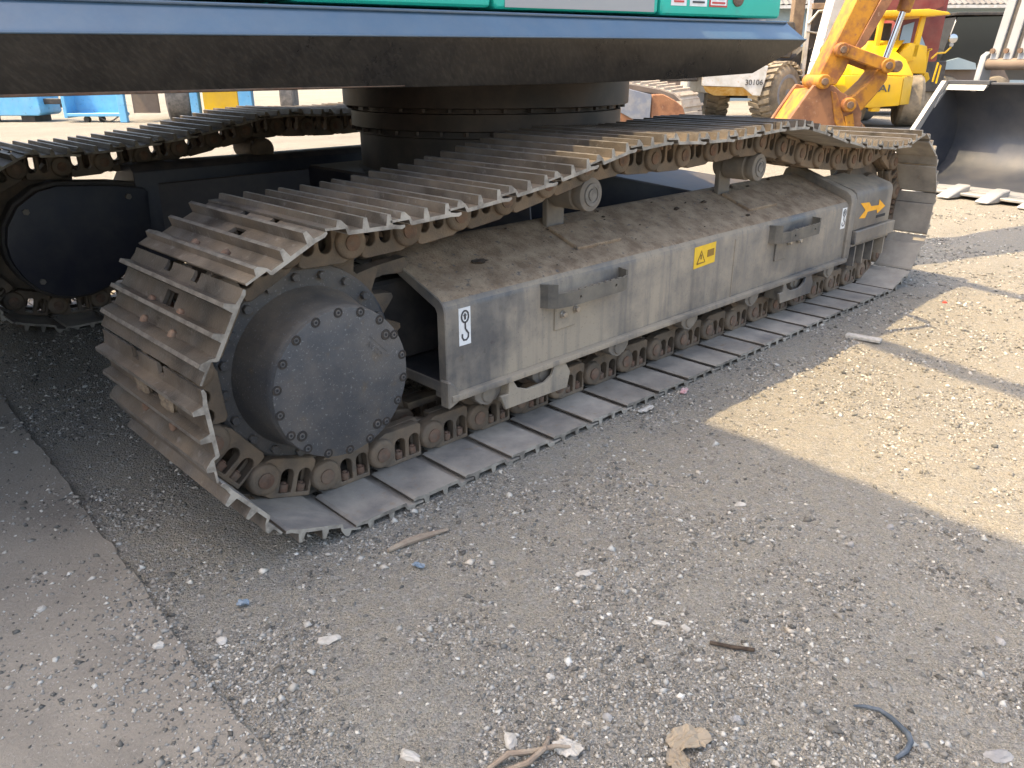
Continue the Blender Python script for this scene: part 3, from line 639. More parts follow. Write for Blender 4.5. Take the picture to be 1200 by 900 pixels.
mat('arm_grey', (0.22, 0.235, 0.255), (0.27, 0.28, 0.30), 3, rough=0.5, dust=(0.34, 0.30, 0.25), dust_amt=0.3)
mat('pale_track', (0.42, 0.37, 0.31), (0.33, 0.27, 0.22), 9, rough=0.85, dust=(0.5, 0.44, 0.36), dust_amt=0.5)
mat('glass_dark', (0.015, 0.018, 0.02), rough=0.06, spec=1.0)
mat('wall_blue', (0.26, 0.34, 0.38), (0.30, 0.37, 0.40), 1, rough=0.7)
mat('wall_brown', (0.17, 0.125, 0.095), (0.22, 0.165, 0.125), 2, rough=0.8)
mat('corrugated', (0.17, 0.165, 0.155), (0.12, 0.11, 0.10), 1.5, rough=0.6, wear=(0.2, 0.13, 0.09))
mat('timber', (0.26, 0.18, 0.11), (0.18, 0.12, 0.08), 8, rough=0.85)
mat('grass', (0.32, 0.38, 0.10), (0.5, 0.48, 0.2), 9, rough=0.8)

# --- loader bucket
a78 = R(76); LW = Vector((math.cos(a78), math.sin(a78), 0)); LB = Vector((LW.y, -LW.x, 0))
lroot = thing('loader_bucket', Vector((7.22, 0.55, 0)), 0, 'dark blue toothed loader bucket resting on the ground below its grooved grey arm', 'bucket')
lroot.rotation_euler = (0, 0, a78 - R(90))                 # local x = back, y = across to the left
prof_b = [(0.02, .06), (.55, .055), (.80, .10), (.97, .22), (1.06, .42), (1.07, .62), (1.0, .84), (.88, .99), (.80, 1.04)]
th = [(x + .02*dx, z + .02*dz_) for (x, z), (dx, dz_) in zip(prof_b, [(0, -1), (0, -1), (.4, -.9), (.8, -.6), (1, -.1), (1, .1), (.9, .4), (.7, .7), (.4, .9)])]
WL, WR = 1.24, -1.55
prof_b = [(x, z*.94) for x, z in prof_b]; th = [(x, z*.94) for x, z in th]
part('shell', MB().prism(prof_b + th[::-1], WR, WL, 'y'), 'bucket_dark', lroot, 0.0, smooth=50)
for y in (WL, WR-.025):
    part('side_plate', MB().prism([(-.02, .05), (.02, .045)] + [(x+.02, z) for x, z in prof_b[1:]] + [(.74, 1.0), (.62, .87), (.38, .56)], y+.001, y+.024, 'y'), 'bucket_dark', lroot, 0.0)
    part('side_edge', MB().prism([(-.06, .06), (.0, .045), (.45, .565), (.70, .895), (.80, .99), (.72, 1.005)], y-.012, y+.036, 'y'), 'worn_steel', lroot, 0.0)
part('gusset', MB().prism([(.80, .96), (.66, .86), (.60, .75)], WL-.02, WL-.001, 'y').prism([(.80, .96), (.72, .92), (.76, .97)], WL-.42, WL-.021, 'y'), 'worn_steel', lroot)
part('cutting_edge', MB().box(-.10, .30, WR, WL, .030, .054), 'worn_steel', lroot, 0.004)
part('floor_wear', MB().prism([(.02, -.9), (.02, .95), (.18, .92), (.30, .6), (.34, .2), (.28, -.1), (.36, -.5), (.3, -.9)], .0545, .064, 'z'), 'worn_steel', lroot)
for i in range(8):
    y = WL - .08 - i*.37
    part('tooth', MB().prism([(.04, .02), (.06, .115), (-.05, .10), (-.26, .03), (-.27, .012), (-.10, .008)], y-.065, y+.065, 'y'), 'worn_steel', lroot, 0.012)
part('top_lip', MB().box(.78, .90, -.75, .80, .972, .992).box(.76, .88, .80, WL, .97, 1.01), 'bucket_dark', lroot, 0.004)
part('hinge_bar', MB().cyl((1.0, 1.00, 1.16), (1.0, .46, 1.16), .055, n=20), 'wall_brown', lroot)
part('hinge_ear', MB().prism([(.88, .90), (1.10, .90), (1.08, 1.20), (1.02, 1.28), (.94, 1.24)], 1.00, 1.06, 'y'), 'arm_grey', lroot, 0.01)
part('hinge_ear', MB().prism([(.88, .90), (1.10, .90), (1.08, 1.20), (1.02, 1.28), (.94, 1.24)], .40, .46, 'y'), 'arm_grey', lroot, 0.01)
for i in range(4): 
    y = .975 - i*.135
    part('lift_arm', MB().prism([(.96, 1.20), (1.04, 1.20), (1.52, 3.3), (1.40, 3.3)], y-.085, y, 'y'), 'arm_grey', lroot, 0.006)
    part('arm_pin', MB().cyl((.955, y-.03, 1.28), (.935, y-.03, 1.28), .025, n=10), 'rust', lroot)
part('arm_web', MB().prism([(.99, 1.21), (1.06, 1.21), (1.54, 3.3), (1.44, 3.3)], .47, .98, 'y'), 'black_steel', lroot)
part('lift_boom', MB().prism([(1.05, 1.12), (1.2, 1.0), (2.6, 2.2), (3.6, 3.2), (3.2, 3.5), (2.0, 2.4)], .56, .88, 'y'), 'arm_grey', lroot, 0.02)

# --- rusty yellow excavator arm with its bucket, D 10.5
l0 = 4.1; ra = vthing('rusty_digger', 10.5, l0, 'rusty yellow digger boom end with linkage and bucket resting on the ground', 'digger')
vp('arm', MB().prism([(3.77, 1.05), (3.94, 1.48), (4.35, 2.55), (4.80, 2.55), (4.38, 1.88), (4.16, 1.36), (4.08, 1.09), (3.99, .93), (3.87, .92)], -.04, .34, 'y'), 'rust_yellow', ra, l0, 0.012)
vp('arm_flange', MB().prism([(4.38, 1.88), (4.80, 2.55), (4.94, 2.55), (4.52, 1.88), (4.28, 1.39), (4.19, 1.31), (4.155, 1.36)], -.06, .36, 'y'), 'rust_plate', ra, l0, 0.006)
for n, c, r in (('arm_pin', (3.81, .97), .085), ('arm_pin', (3.98, 1.33), .08), ('arm_pin', (4.56, 1.15), .085), ('arm_pin', (4.16, .70), .085)):
    o = vp(n, MB().cyl((c[0], -.14, c[1]), (c[0], .44, c[1]), r, n=24), 'rust_yellow', ra, l0, 0.012)
    vp('pin_head', MB().cyl((c[0], -.165, c[1]), (c[0], -.1405, c[1]), r*.5, n=14), 'rust', ra, l0, 0.004, parent=o)
vp('guide_link', MB().prism([(3.95, 1.40), (4.02, 1.40), (4.56, 1.225), (4.64, 1.17), (4.57, 1.08), (4.45, 1.11), (3.96, 1.27)], -.12, -.05, 'y'), 'rust_yellow', ra, l0, 0.01)
vp('guide_link', MB().prism([(3.95, 1.40), (4.02, 1.40), (4.56, 1.225), (4.64, 1.17), (4.57, 1.08), (4.45, 1.11), (3.96, 1.27)], .345, .42, 'y'), 'rust_yellow', ra, l0, 0.01)
vp('bucket_link', MB().prism([(4.49, 1.12), (4.60, 1.10), (4.62, 1.0), (4.51, .82), (4.35, .62), (4.22, .60), (4.10, .68), (4.14, .78), (4.24, .82), (4.40, .98)], -.045, .345, 'y'), 'rust_yellow', ra, l0, 0.02)
vp('cylinder_rod', MB().cyl((4.62, .15, 1.18), (4.80, .15, 1.95), .036, n=20), 'chrome', ra, l0)
vp('cylinder', MB().cyl((4.755, .15, 1.76), (5.0, .15, 2.8), .085, n=24), 'rust_yellow', ra, l0, 0.01)
vp('rod_eye', MB().cyl((4.72, -.02, 1.14), (4.72, .32, 1.14), .07, n=20), 'rust', ra, l0, 0.01)
bk = MB().prism([(3.72, .93), (3.86, .90), (3.95, .93), (4.06, .85), (4.19, .79), (4.28, .74), (4.36, .60), (4.36, .50), (4.48, .38), (4.50, .20), (4.40, .05), (4.1, .0), (3.6, .05), (3.30, .22), (3.42, .46), (3.67, .86)], -.05, .02, 'y')
b1 = vp('bucket_side', bk, 'rust_plate', ra, l0, 0.008)
bk2 = MB().prism([(3.42, .46), (3.67, .86), (3.72, .93), (3.86, .90), (3.95, .93), (4.19, .79), (4.36, .60), (4.48, .38), (4.50, .20), (4.40, .05), (4.1, .0), (3.6, .05), (3.30, .22)], .60, .67, 'y'); vp('bucket_side', bk2, 'rust_plate', ra, l0, 0.008)
vp('bucket_shell', MB().prism([(3.36, .24), (3.46, .47), (3.70, .87), (3.86, .885), (3.88, .82), (3.66, .46), (3.5, .2)], -.045, .598, 'y').prism([(4.36, .5), (4.46, .36), (4.48, .2), (4.38, .06), (3.6, .06), (3.6, .03), (4.4, .02), (4.5, .2), (4.48, .4)], -.03, .598, 'y'), 'rust_yellow', ra, l0, 0.0)
vp('bucket_rib', MB().prism([(3.93, .86), (4.0, .84), (4.15, .50), (4.28, .28), (4.2, .25), (4.03, .50)], -.075, -.051, 'y'), 'rust_yellow', ra, l0, 0.006)
vp('bucket_rib', MB().prism([(4.14, .56), (4.24, .60), (4.32, .30), (4.24, .28)], -.075, -.051, 'y'), 'rust_yellow', ra, l0, 0.006)
vp('lifting_hook', MB().tube([(4.33+.045*math.cos(R(a)), -.09, .42+.05*math.sin(R(a))) for a in range(60, -181, -20)], .017, 8), 'rust', ra, l0)
l0 = 4.3; wb = vthing('pale_boom', 11.6, l0, 'white painted boom rising behind the rusty yellow arm', 'boom')
vp('boom_beam', MB().prism([(4.13, 1.20), (4.35, 2.7), (4.62, 2.7), (4.22, 1.20)], 0, .3, 'y'), 'white_paint', wb, l0, 0.01)
vp('boom_foot', MB().prism([(3.95, 0), (4.4, 0), (4.23, 1.2), (4.12, 1.2)], .03, .27, 'y'), 'white_paint', wb, l0, 0.01)

# --- yellow road roller, D 16
l0 = 7.2; rr_ = vthing('road_roller', 16, l0, 'bright yellow road roller with flat canopy and black lettering on its rear', 'road roller')
def Y(name, mb, m='yellow', bev=0.02, seg=2, parent=None): return vp(name, mb, m, rr_, l0, bev, seg, parent)
Y('bumper', MB().prism([(6.25, .98), (6.52, .985), (7.36, .955), (7.36, .44), (6.80, .40), (6.62, .44), (6.27, .80)], 0, .5, 'y'))
Y('bumper_corner', MB().prism([(7.365, 0.0), (7.70, .34), (7.70, .9), (7.365, .9)], .45, .957, 'z'))
Y('tow_lug', MB().box(6.86, 7.02, .02, .2, .33, .46))
eh = MB(); v = [(6.42, .12, .99), (7.60, .12, .965), (7.60, 1.6, .965), (6.42, 1.6, .99), (6.52, .22, 1.24), (7.45, .22, 1.25), (7.45, 1.6, 1.25), (6.52, 1.6, 1.24), (6.76, .55, 1.40), (7.38, .55, 1.40), (7.38, 1.6, 1.42), (6.76, 1.6, 1.40), (7.0, .95, 1.60), (7.70, .95, 1.61), (7.70, 1.7, 1.61), (7.0, 1.7, 1.6)]
f = [(0,3,2,1)]
for k in (0, 4, 8): f += [(k, k+1, k+5, k+4), (k+1, k+2, k+6, k+5), (k+2, k+3, k+7, k+6), (k+3, k, k+4, k+7)]
f += [(12, 13, 14, 15)]; eh.add(v, f); Y('engine_hood', eh, bev=0.015)
Y('side_box', MB().prism([(7.46, 1.0), (7.46, 1.30), (7.74, 1.56), (8.06, 1.50), (8.10, 1.22), (8.12, 1.0)], .75, 1.5, 'y'))
Y('hood_panel', MB().prism([(7.46, 1.10), (7.47, 1.28), (7.7, 1.50), (7.82, 1.25)], .725, .749, 'y'), bev=0.005)
Y('fender', MB().prism([(7.62, .92), (7.66, 1.02), (8.0, 1.06), (8.25, 1.02), (8.30, .90), (8.20, .80), (8.18, .95), (7.7, .9)], .9, 1.6, 'y'))
Y('canopy', MB().prism([(7.03, 2.05), (7.10, 2.12), (7.9, 2.145), (8.28, 2.09), (8.34, 2.045), (7.91, 2.02), (7.06, 2.02)], .6, 2.2, 'y'))
for a, b, c, y in ((7.11, 7.08, 0, .75), (7.90, 7.84, 0, .75), (7.2, 7.2, 0, 2.0), (8.0, 8.0, 0, 2.0)): Y('canopy_post', MB().prism([(b-.045, 1.30), (b+.045, 1.30), (a+.045, 2.03), (a-.045, 2.03)], y, y+.09, 'y'), bev=0.008)
Y('grab_rail', MB().tube([(8.12, .8, .95), (8.12, .8, 1.40), (8.17, .8, 1.44), (8.2, 1.2, 1.44), (8.2, 1.2, .95)], .02, 8), bev=0)
Y('grab_rail', MB().tube([(8.26, .7, .85), (8.30, .7, 1.2), (8.36, .7, 1.14), (8.33, .7, .82)], .02, 8), bev=0)
Y('mirror_arm', MB().tube([(8.2, .8, 1.27), (8.30, .8, 1.37), (8.45, .8, 1.38), (8.54, .8, 1.47), (8.55, .8, 1.56)], .018, 8), bev=0)
Y('mirror', MB().lathe((8.55, .82, 1.63), (0, -1, 0), [(0, .03), (.02, .085), (.05, .08), (.06, .03)], 24), 'chrome', bev=0)
Y('lamp', MB().lathe((8.54, .82, 1.52), (0, -1, 0), [(0, .03), (.02, .04), (.05, .035)], 16), 'worn_steel', bev=0)
Y('beacon', MB().lathe((7.72, 1.2, 2.13), (0, 0, 1), [(0, .05), (.02, .05), (.10, .04), (.12, .02)], 18), 'red_print', bev=0)
Y('seat', MB().box(7.35, 7.75, 1.4, 1.85, 1.45, 1.55).box(7.35, 7.75, 1.75, 1.85, 1.55, 1.95), 'black_steel', bev=0.02)
Y('rear_tyre', MB().lathe((7.70, .95, .50), (1, -.25, 0), [(0, .25), (.02, .45), (.08, .495), (.38, .495), (.44, .45), (.46, .25)], 40), 'tyre', bev=0)
Y('rear_tyre', MB().lathe((6.55, .95, .50), (1, -.1, 0), [(0, .25), (.02, .45), (.08, .495), (.38, .495), (.44, .45), (.46, .25)], 40), 'tyre', bev=0)
Y('roller_tyre', MB().lathe((6.75, 3.0, .55), (1, 0, 0), [(0, .3), (0, .55), (1.3, .55), (1.3, .3)], 40), 'worn_steel', bev=0)
Y('axle', MB().box(6.7, 7.7, .7, .95, .35, .5), 'black_steel'); Y('chassis', MB().box(6.7, 7.9, 1.0, 3.0, .5, .98))
tm = text_mesh('SAKAI', .185, .006, 'dark_print', 'lettering'); o = obj('lettering', tm, rr_, (6.81-l0, -.008, .745), (R(90), 0, 0))
tm.transform(Matrix.Scale(1.32, 4, (1, 0, 0)))

# --- wheeled dumper, D 17.5
l0 = 5.0; du = vthing('wheeled_dumper', 17.5, l0, 'muddy wheeled machine with white bumper plate and big lugged tyres', 'dumper')
vp('bumper_plate', MB().prism([(3.90, 1.15), (3.92, .77), (4.76, .74), (4.98, .58), (5.14, .57), (5.22, .94), (5.24, 1.15)], .0, .06, 'y'), 'white_paint', du, l0, 0.008)
vp('skid_plate', MB().add([(3.94, .0, .755), (4.76, .0, .735), (4.98, .0, .575), (4.26, .35, .57), (4.05, .2, .65)], [(0, 1, 2, 3, 4)]).add([(3.94, .02, .775), (4.76, .02, .755), (4.98, .02, .595), (4.26, .37, .59), (4.05, .22, .67)], [(0, 1, 2, 3, 4)]), 'ochre', du, l0)
tm = text_mesh('30106', .15, .004, 'dark_print', 'fleet_number'); obj('fleet_number', tm, du, (4.98-l0, -.006, .83), (R(90), 0, 0))
def big_wheel(x, y, rz, s=1.0):
    ax = (math.cos(rz), math.sin(rz), 0); c = Vector((x, y, .62*s)); a = Vector(ax)
    t = vp('tyre', MB().lathe(c - a*.28*s, ax, [(0, .30*s), (.0, .40*s), (.03*s, .50*s), (.10*s, .585*s), (.46*s, .585*s), (.53*s, .50*s), (.56*s, .40*s), (.56*s, .30*s)], 44), 'tyre', du, l0)
    up_ = Vector((0, 0, 1)); sd = a.cross(up_); lg = MB()
    for k in range(24):
        for sgn in (-1, 1):
            an = R(15*k + (7.5 if sgn > 0 else 0)); rad = up_*math.cos(an) + sd*math.sin(an); tan = -up_*math.sin(an) + sd*math.cos(an)
            P0 = c + a*(.13*s*sgn) + rad*.585*s; e = [a*.13*s + tan*sgn*.03, tan*.045*s, rad*.04*s]
            vv = [P0 + i*e[0] + j*e[1] + q*e[2] for q in (-.6, 1) for i, j in ((-1, -1), (1, -1), (1, 1), (-1, 1))]
            lg.add(vv, [(0,3,2,1),(4,5,6,7),(0,1,5,4),(1,2,6,5),(2,3,7,6),(3,0,4,7)])
    lo_ = vp('tyre_lugs', lg, 'tyre', du, l0, parent=t); lo_['kind'] = 'stuff'
    vp('rim', MB().lathe(c - a*.285*s, ax, [(0, .05), (.02, .16), (.14, .19), (.0, .30), (.0, .36), (.03, .39), (.55, .39), (.57, .1)], 36), 'rim_blue', du, l0, parent=t)
big_wheel(5.62, .50, R(128)); big_wheel(4.55, 1.6, R(178), .95)
vp('chassis', MB().box(4.1, 5.2, .4, 3.2, .62, 1.2), 'white_paint', du, l0, 0.02); vp('dump_body', MB().prism([(3.9, 1.3), (5.9, 1.3), (6.0, 1.7), (5.9, 2.0), (3.9, 2.0)], .7, 3.2, 'y'), 'black_steel', du, l0, 0.02)
vp('axle', MB().cyl((4.6, 1.6, .6), (5.6, .55, .62), .12, n=16), 'black_steel', du, l0)
gr = MB()
for i in range(40):
    x = 5.62+random.uniform(-.14, .18); y = .05+random.uniform(-.05, .08); h = random.uniform(.15, .38); dx = random.uniform(-.12, .12)
    gr.add([(x-.012, y, 0), (x+.012, y, 0), (x+dx, y-.03, h)], [(0, 1, 2)])
gp_ = vp('weeds', gr, 'grass', None, 5.62, smooth=0); gp_.location = (-0.971 + 5.62*HY + 17.1*HX, -1.587 - 5.62*HX + 17.1*HY, 0); gp_.rotation_euler = (0, 0, R(-44.011)); tag(gp_, 'tuft of pale green weeds growing by the muddy tyre', 'weeds')

# --- crawler machine, D 17
l0 = 3.0; cr_ = vthing('crawler_undercarriage', 17, l0, 'rusty crawler undercarriage with pale dusty track shoes and a grey blade', 'crawler')
vp('blade', MB().prism([(2.19, .28), (2.21, .76), (2.80, .62), (2.79, .12), (2.5, .12)], -.05, .05, 'y'), 'rim_blue', cr_, l0, 0.01)
vp('blade_base', MB().prism([(2.0, 0), (2.1, .30), (2.5, .20), (2.6, .0)], -.02, .3, 'y'), 'rust_plate', cr_, l0, 0.01)
vp('rust_frame', MB().prism([(2.81, .10), (2.81, .62), (3.04, .63), (3.27, .52), (3.45, .39), (3.53, .2), (3.53, 0), (2.9, 0)], .0, .5, 'y'), 'rust_plate', cr_, l0, 0.02)
tp = [(2.05, .86), (2.51, .82), (3.0, .73), (3.30, .64), (3.46, .50), (3.53, .26), (3.56, .05)]
for k, ((x0, z0), (x1, z1)) in enumerate(zip(tp[:-1], tp[1:])):
    n = max(1, round(math.hypot(x1-x0, z1-z0)/.17)); d = Vector((x1-x0, 0, z1-z0))/n; nrm = Vector((-d.z, 0, d.x)).normalized()
    for i in range(n):
        A = Vector((x0, .15, z0)) + d*i; B = A + d*.93; W_ = Vector((.42, .30, .03))
        v = [A, B, B+W_, A+W_, A+nrm*-.03, B+nrm*-.03, B+W_+nrm*-.03, A+W_+nrm*-.03]
        mb = MB().add(v, [(0,3,2,1),(4,5,6,7),(0,1,5,4),(1,2,6,5),(2,3,7,6),(3,0,4,7)])
        G1 = A + d*.4; v = [G1, G1+d*.2, G1+d*.2+W_, G1+W_]; v += [q+nrm*.05 for q in v]; mb.add(v, [(0,3,2,1),(4,5,6,7),(0,1,5,4),(1,2,6,5),(2,3,7,6),(3,0,4,7)])
        vp('track_shoe', mb, 'pale_track', cr_, l0, smooth=0)
vp('track_body', MB().prism([(2.1, .74), (2.9, .64), (3.2, .50), (3.36, .40), (3.42, .06), (2.9, .06)], .16, .55, 'y'), 'black_steel', cr_, l0)
vp('machine_deck', MB().box(2.2, 3.9, .8, 2.8, .85, 1.5), 'black_steel', cr_, l0, 0.02)

# --- pale blue machine parts on the left, D 19
l0 = -11.0; b1_ = vthing('blue_counterweight', 19.0, l0, 'pale blue painted steel counterweight block lying near the ground', 'counterweight')
vp('block', MB().prism([(-12.6, .14), (-10.74, .14), (-10.66, .2), (-10.68, .52), (-10.74, .75), (-12.6, .75)], 0, .9, 'y'), 'sky_blue', b1_, l0, 0.02)
vp('drawbar', MB().box(-10.69, -10.2, .2, .3, .38, .50).box(-10.4, -9.9, .35, .5, .3, .42), 'black_steel', b1_, l0, 0.01)
vp('stand', MB().box(-12.4, -12.1, .1, .8, 0, .14).box(-11.2, -10.9, .1, .8, 0, .14), 'black_steel', b1_, l0)
l0 = -9.2; b2_ = vthing('blue_trailer', 18.8, l0, 'pale blue open steel box frame on small wheels with hanging chain', 'trailer')
vp('back_wall', MB().box(-10.0, -8.86, .45, .5, .2, 1.2), 'sky_blue', b2_, l0)
vp('floor', MB().prism([(-10.0, 0), (-8.8, 0), (-8.8, .5), (-9.9, .5)], .13, .20, 'z'), 'sky_blue', b2_, l0, 0.01)
vp('post', MB().box(-8.82, -8.66, .0, .12, .0, 1.2), 'sky_blue', b2_, l0, 0.01); vp('post', MB().box(-10.06, -9.98, .0, .5, .1, 1.2), 'sky_blue', b2_, l0, 0.01)
vp('castor', MB().cyl((-9.62, .1, .065), (-9.62, .2, .065), .065, n=18), 'black_steel', b2_, l0); vp('castor', MB().cyl((-9.35, .25, .065), (-9.35, .33, .065), .065, n=18), 'black_steel', b2_, l0)
vp('chain', MB().tube([(-9.3+.05*i, .02, .13-.10*math.sin(math.pi*i/9)) for i in range(10)], .014, 6), 'black_steel', b2_, l0)
l0 = -7.6; b3_ = vthing('blue_truck', 19.0, l0, 'pale blue and yellow truck with a worn grey rear tyre', 'truck')
vp('mud_flap', MB().box(-8.7, -8.1, .3, .34, .18, 1.1), 'wall_brown', b3_, l0)
vp('rear_tyre', MB().lathe((-7.98, .45, .52), (1, .35, 0), [(0, .25), (.02, .44), (.06, .515), (.40, .515), (.52, .48), (.54, .3)], 44), 'tyre_grey', b3_, l0)
vp('frame_rail', MB().box(-7.30, -7.12, .1, .3, .0, 1.1), 'sky_blue', b3_, l0, 0.01); vp('fuel_box', MB().box(-7.0, -6.2, .1, .7, .22, 1.0), 'yellow', b3_, l0, 0.02)
vp('side_rail', MB().box(-6.2, -5.9, .1, .3, .25, 1.1), 'sky_blue', b3_, l0, 0.01); vp('cargo_bed', MB().box(-8.8, -4.6, -.1, 2.0, 1.05, 1.8), 'sky_blue', b3_, l0, 0.02); vp('front_tyre', MB().lathe((-5.3, .45, .5), (1, .1, 0), [(0, .25), (.02, .44), (.06, .5), (.3, .5), (.32, .3)], 30), 'tyre_grey', b3_, l0)

# --- machines and sheds at the back right
l0 = 9.0; rd = vthing('red_crane_truck', 20, l0, 'dark red heavy truck with a round drum, behind the yellow roller', 'truck')
vp('drum', MB().lathe((8.25, .0, 1.70), (.9, .45, .25), [(0, .12), (.02, .30), (.30, .34), (.55, .34), (.58, .30), (.62, .1)], 36), 'red_paint', rd, l0)
vp('cab', MB().prism([(8.95, 1.2), (8.75, 2.0), (8.9, 2.9), (10.2, 2.9), (10.15, 1.2)], .5, 2.2, 'y'), 'red_paint', rd, l0, 0.05, 2)
vp('cab_window', MB().prism([(9.15, 1.55), (9.2, 2.02), (9.45, 2.10), (9.42, 1.55)], .47, .495, 'y'), 'wall_blue', rd, l0)
vp('cab_window', MB().prism([(9.55, 1.55), (9.58, 1.95), (9.82, 1.55)], .47, .495, 'y'), 'wall_blue', rd, l0)
vp('boom', MB().prism([(7.8, 2.5), (9.3, 2.15), (9.9, 2.4), (9.9, 2.8), (7.8, 3.0)], .1, .48, 'y'), 'red_paint', rd, l0, 0.02)
vp('chassis', MB().box(7.9, 10.4, .5, 2.6, .55, 1.25), 'black_steel', rd, l0, 0.02)
for x in (8.4, 9.9): vp('tyre', MB().lathe((x-.1, .55, .5), (0, 1, 0), [(0, .3), (.03, .46), (.1, .5), (.3, .5)], 30), 'tyre', rd, l0)
l0 = 11.6; bc = vthing('black_cab_loader', 22, l0, 'machine cab with dark glass beside the yellow roller', 'machine cab')
vp('cab', MB().prism([(11.0, 1.10), (11.25, 2.3), (12.5, 2.32), (12.75, 1.1)], .1, 1.4, 'y'), 'glass_dark', bc, l0, 0.02)
vp('cab_roof', MB().box(11.18, 12.6, 0, 1.5, 2.321, 2.39), 'black_steel', bc, l0, 0.01)
vp('cab_panel', MB().prism([(11.15, 1.05), (11.15, 1.25), (11.45, 1.33), (11.9, 1.20), (11.95, 1.05)], .0, .1, 'y'), 'wall_blue', bc, l0)
vp('body', MB().box(10.9, 13.0, .2, 2.5, .35, 1.15), 'wall_brown', bc, l0, 0.02)
for x in (11.3, 12.6): vp('tyre', MB().lathe((x, .05, .45), (0, 1, 0), [(0, .3), (.03, .42), (.1, .45), (.3, .45)], 30), 'tyre', bc, l0)
l0 = 6.4; bm_ = vthing('black_forklift', 18.6, l0, 'black forklift mast and chassis with timber across it, standing behind the white boom', 'forklift')
vp('mast_rail', MB().box(6.30, 6.38, 0, .1, .05, 2.9), 'white_paint', bm_, l0); vp('mast_rail', MB().box(6.85, 6.93, 0, .1, .05, 2.9), 'black_steel', bm_, l0)
vp('mast_plate', MB().box(6.40, 6.66, .06, .12, 1.5, 2.9), 'black_steel', bm_, l0); vp('chassis', MB().prism([(6.0, .3), (6.0, 1.2), (6.35, 1.55), (7.0, 1.35), (7.1, .3)], .15, 1.8, 'y'), 'black_steel', bm_, l0, 0.03)
vp('brace', MB().tube([(6.32, -.02, 1.98), (6.5, -.02, 2.22), (6.9, -.02, 2.25)], .03, 8), 'worn_steel', bm_, l0); vp('hose', MB().tube([(6.3, -.03, 1.83), (6.5, -.05, 1.80), (6.7, -.03, 1.72), (6.9, -.02, 1.9)], .018, 6), 'worn_steel', bm_, l0)
vp('hose', MB().tube([(6.75, -.03, 1.4), (6.68, -.06, 1.8), (6.75, -.03, 2.1), (6.88, -.02, 2.15)], .02, 6), 'black_steel', bm_, l0); vp('engine', MB().box(6.45, 6.95, .05, .6, .95, 1.5), 'black_steel', bm_, l0, 0.04)
for x in (6.15, 6.75): vp('tyre', MB().lathe((x, .1, .32), (0, 1, 0), [(0, .2), (.03, .3), (.1, .32), (.3, .32)], 24), 'tyre', bm_, l0)
tb_ = obj('timber_beam', MB().box(-.42, .42, -.06, .06, -.055, .055).mesh('timber_beam', 'timber', 0.006), None, (-0.971 + 6.72*HY + 18.4*HX, -1.587 - 6.72*HX + 18.4*HY, 2.31), (0, 0, R(-44.011))); tag(tb_, 'short brown timber beam fixed across the forklift mast', 'beam')
# wooden post, warehouse wall with corrugated roof
l0 = 6.3; po = vthing('timber_post', 19.2, l0, 'weathered brown timber post rising behind the blue deck tip', 'post'); vp('shaft', MB().box(6.18, 6.42, 0, .24, 0, 3.6), 'timber', po, l0, 0.01); vp('foot_block', MB().box(6.05, 6.55, -.1, .34, 0, .25), 'corrugated', po, l0, 0.01)
l0 = 9.0; wh = vthing('warehouse', 30, l0, 'long low warehouse with pale blue wall and grey corrugated roof', 'building')
vp('wall', MB().box(-2, 26, 0, .25, 0, 3.02), 'wall_blue', wh, l0); vp('gutter', MB().box(-2, 26, -.52, -.40, 2.94, 3.04), 'white_paint', wh, l0)
cr2 = MB(); nn = 280
for k in range(nn):
    x0 = -2 + 28*k/nn; x1 = -2 + 28*(k+1)/nn; h = .035 if k % 2 else 0
    cr2.add([(x0, -.5, 3.05+h), (x1, -.5, 3.05+(.035-h)), (x1, 6, 6.0+(.035-h)), (x0, 6, 6.0+h)], [(0, 1, 2, 3)])
vp('roof', cr2, 'corrugated', wh, l0, smooth=0)
vp('door', MB().box(3.5, 7.0, -.06, .0, 0, 2.7), 'wall_brown', wh, l0); vp('back_wall', MB().box(-2, 26, 6, 6.2, 0, 6.0), 'wall_blue', wh, l0)
for k in range(6): vp('pilaster', MB().box(-1.5+5*k, -1.3+5*k, -.1, 0, 0, 3.0), 'white_paint', wh, l0)

# --- unseen canopy added beside the camera: roof edge and two beams cast the yard's shade
sh = thing('shade_canopy', (-6.0, -2.0, 0), 0, 'unseen canopy on columns with a side wall, added to shade the yard', 'canopy')
def cp(name, mb, m, bev=0.0): mb.v = [(x+6, y+2, z) for x, y, z in mb.v]; return part(name, mb, m, sh, bev)
CZ = 9.5; KX = .45*CZ; KY = -.26*CZ
def shadow_of(pts): return [(x-KX, y-KY) for x, y in pts]        # outline that throws this shade on the ground
cp('shade_roof', MB().prism(shadow_of([(1.33, .9), (1.0, -3.2), (-2.6, -3.2), (-2.6, .9)]), CZ, CZ+.06, 'z'), 'corrugated')
cp('shade_beam', MB().prism(shadow_of([(2.80, .9), (2.90, .9), (1.75, -3.2), (1.65, -3.2)]), CZ+.005, CZ+.09, 'z'), 'rust_plate')
cp('shade_beam', MB().prism(shadow_of([(4.10, .9), (4.18, .9), (3.28, -3.2), (3.20, -3.2)]), CZ+.005, CZ+.09, 'z'), 'rust_plate')
for y in (3.37, -.83): cp('rafter', MB().box(-8.0, .1, y, y+.08, CZ-.12, CZ-.002), 'rust_plate')
for x, y in ((-7.8, 3.37), (-7.8, -.83), (-3.6, 3.37), (-3.6, -.83)): cp('column', MB().box(x-.07, x+.07, y-.02, y+.12, 0, CZ-.121), 'rust_plate')
cp('sky_block_wall', MB().box(-1.85, -1.75, .45, 7.5, 0, 4.2), 'wall_brown')  # unseen wall added to block sky light and darken the left side
cp('sky_block_cap', MB().box(-2.0, -1.6, .4, 7.6, 4.2, 4.3), 'corrugated')

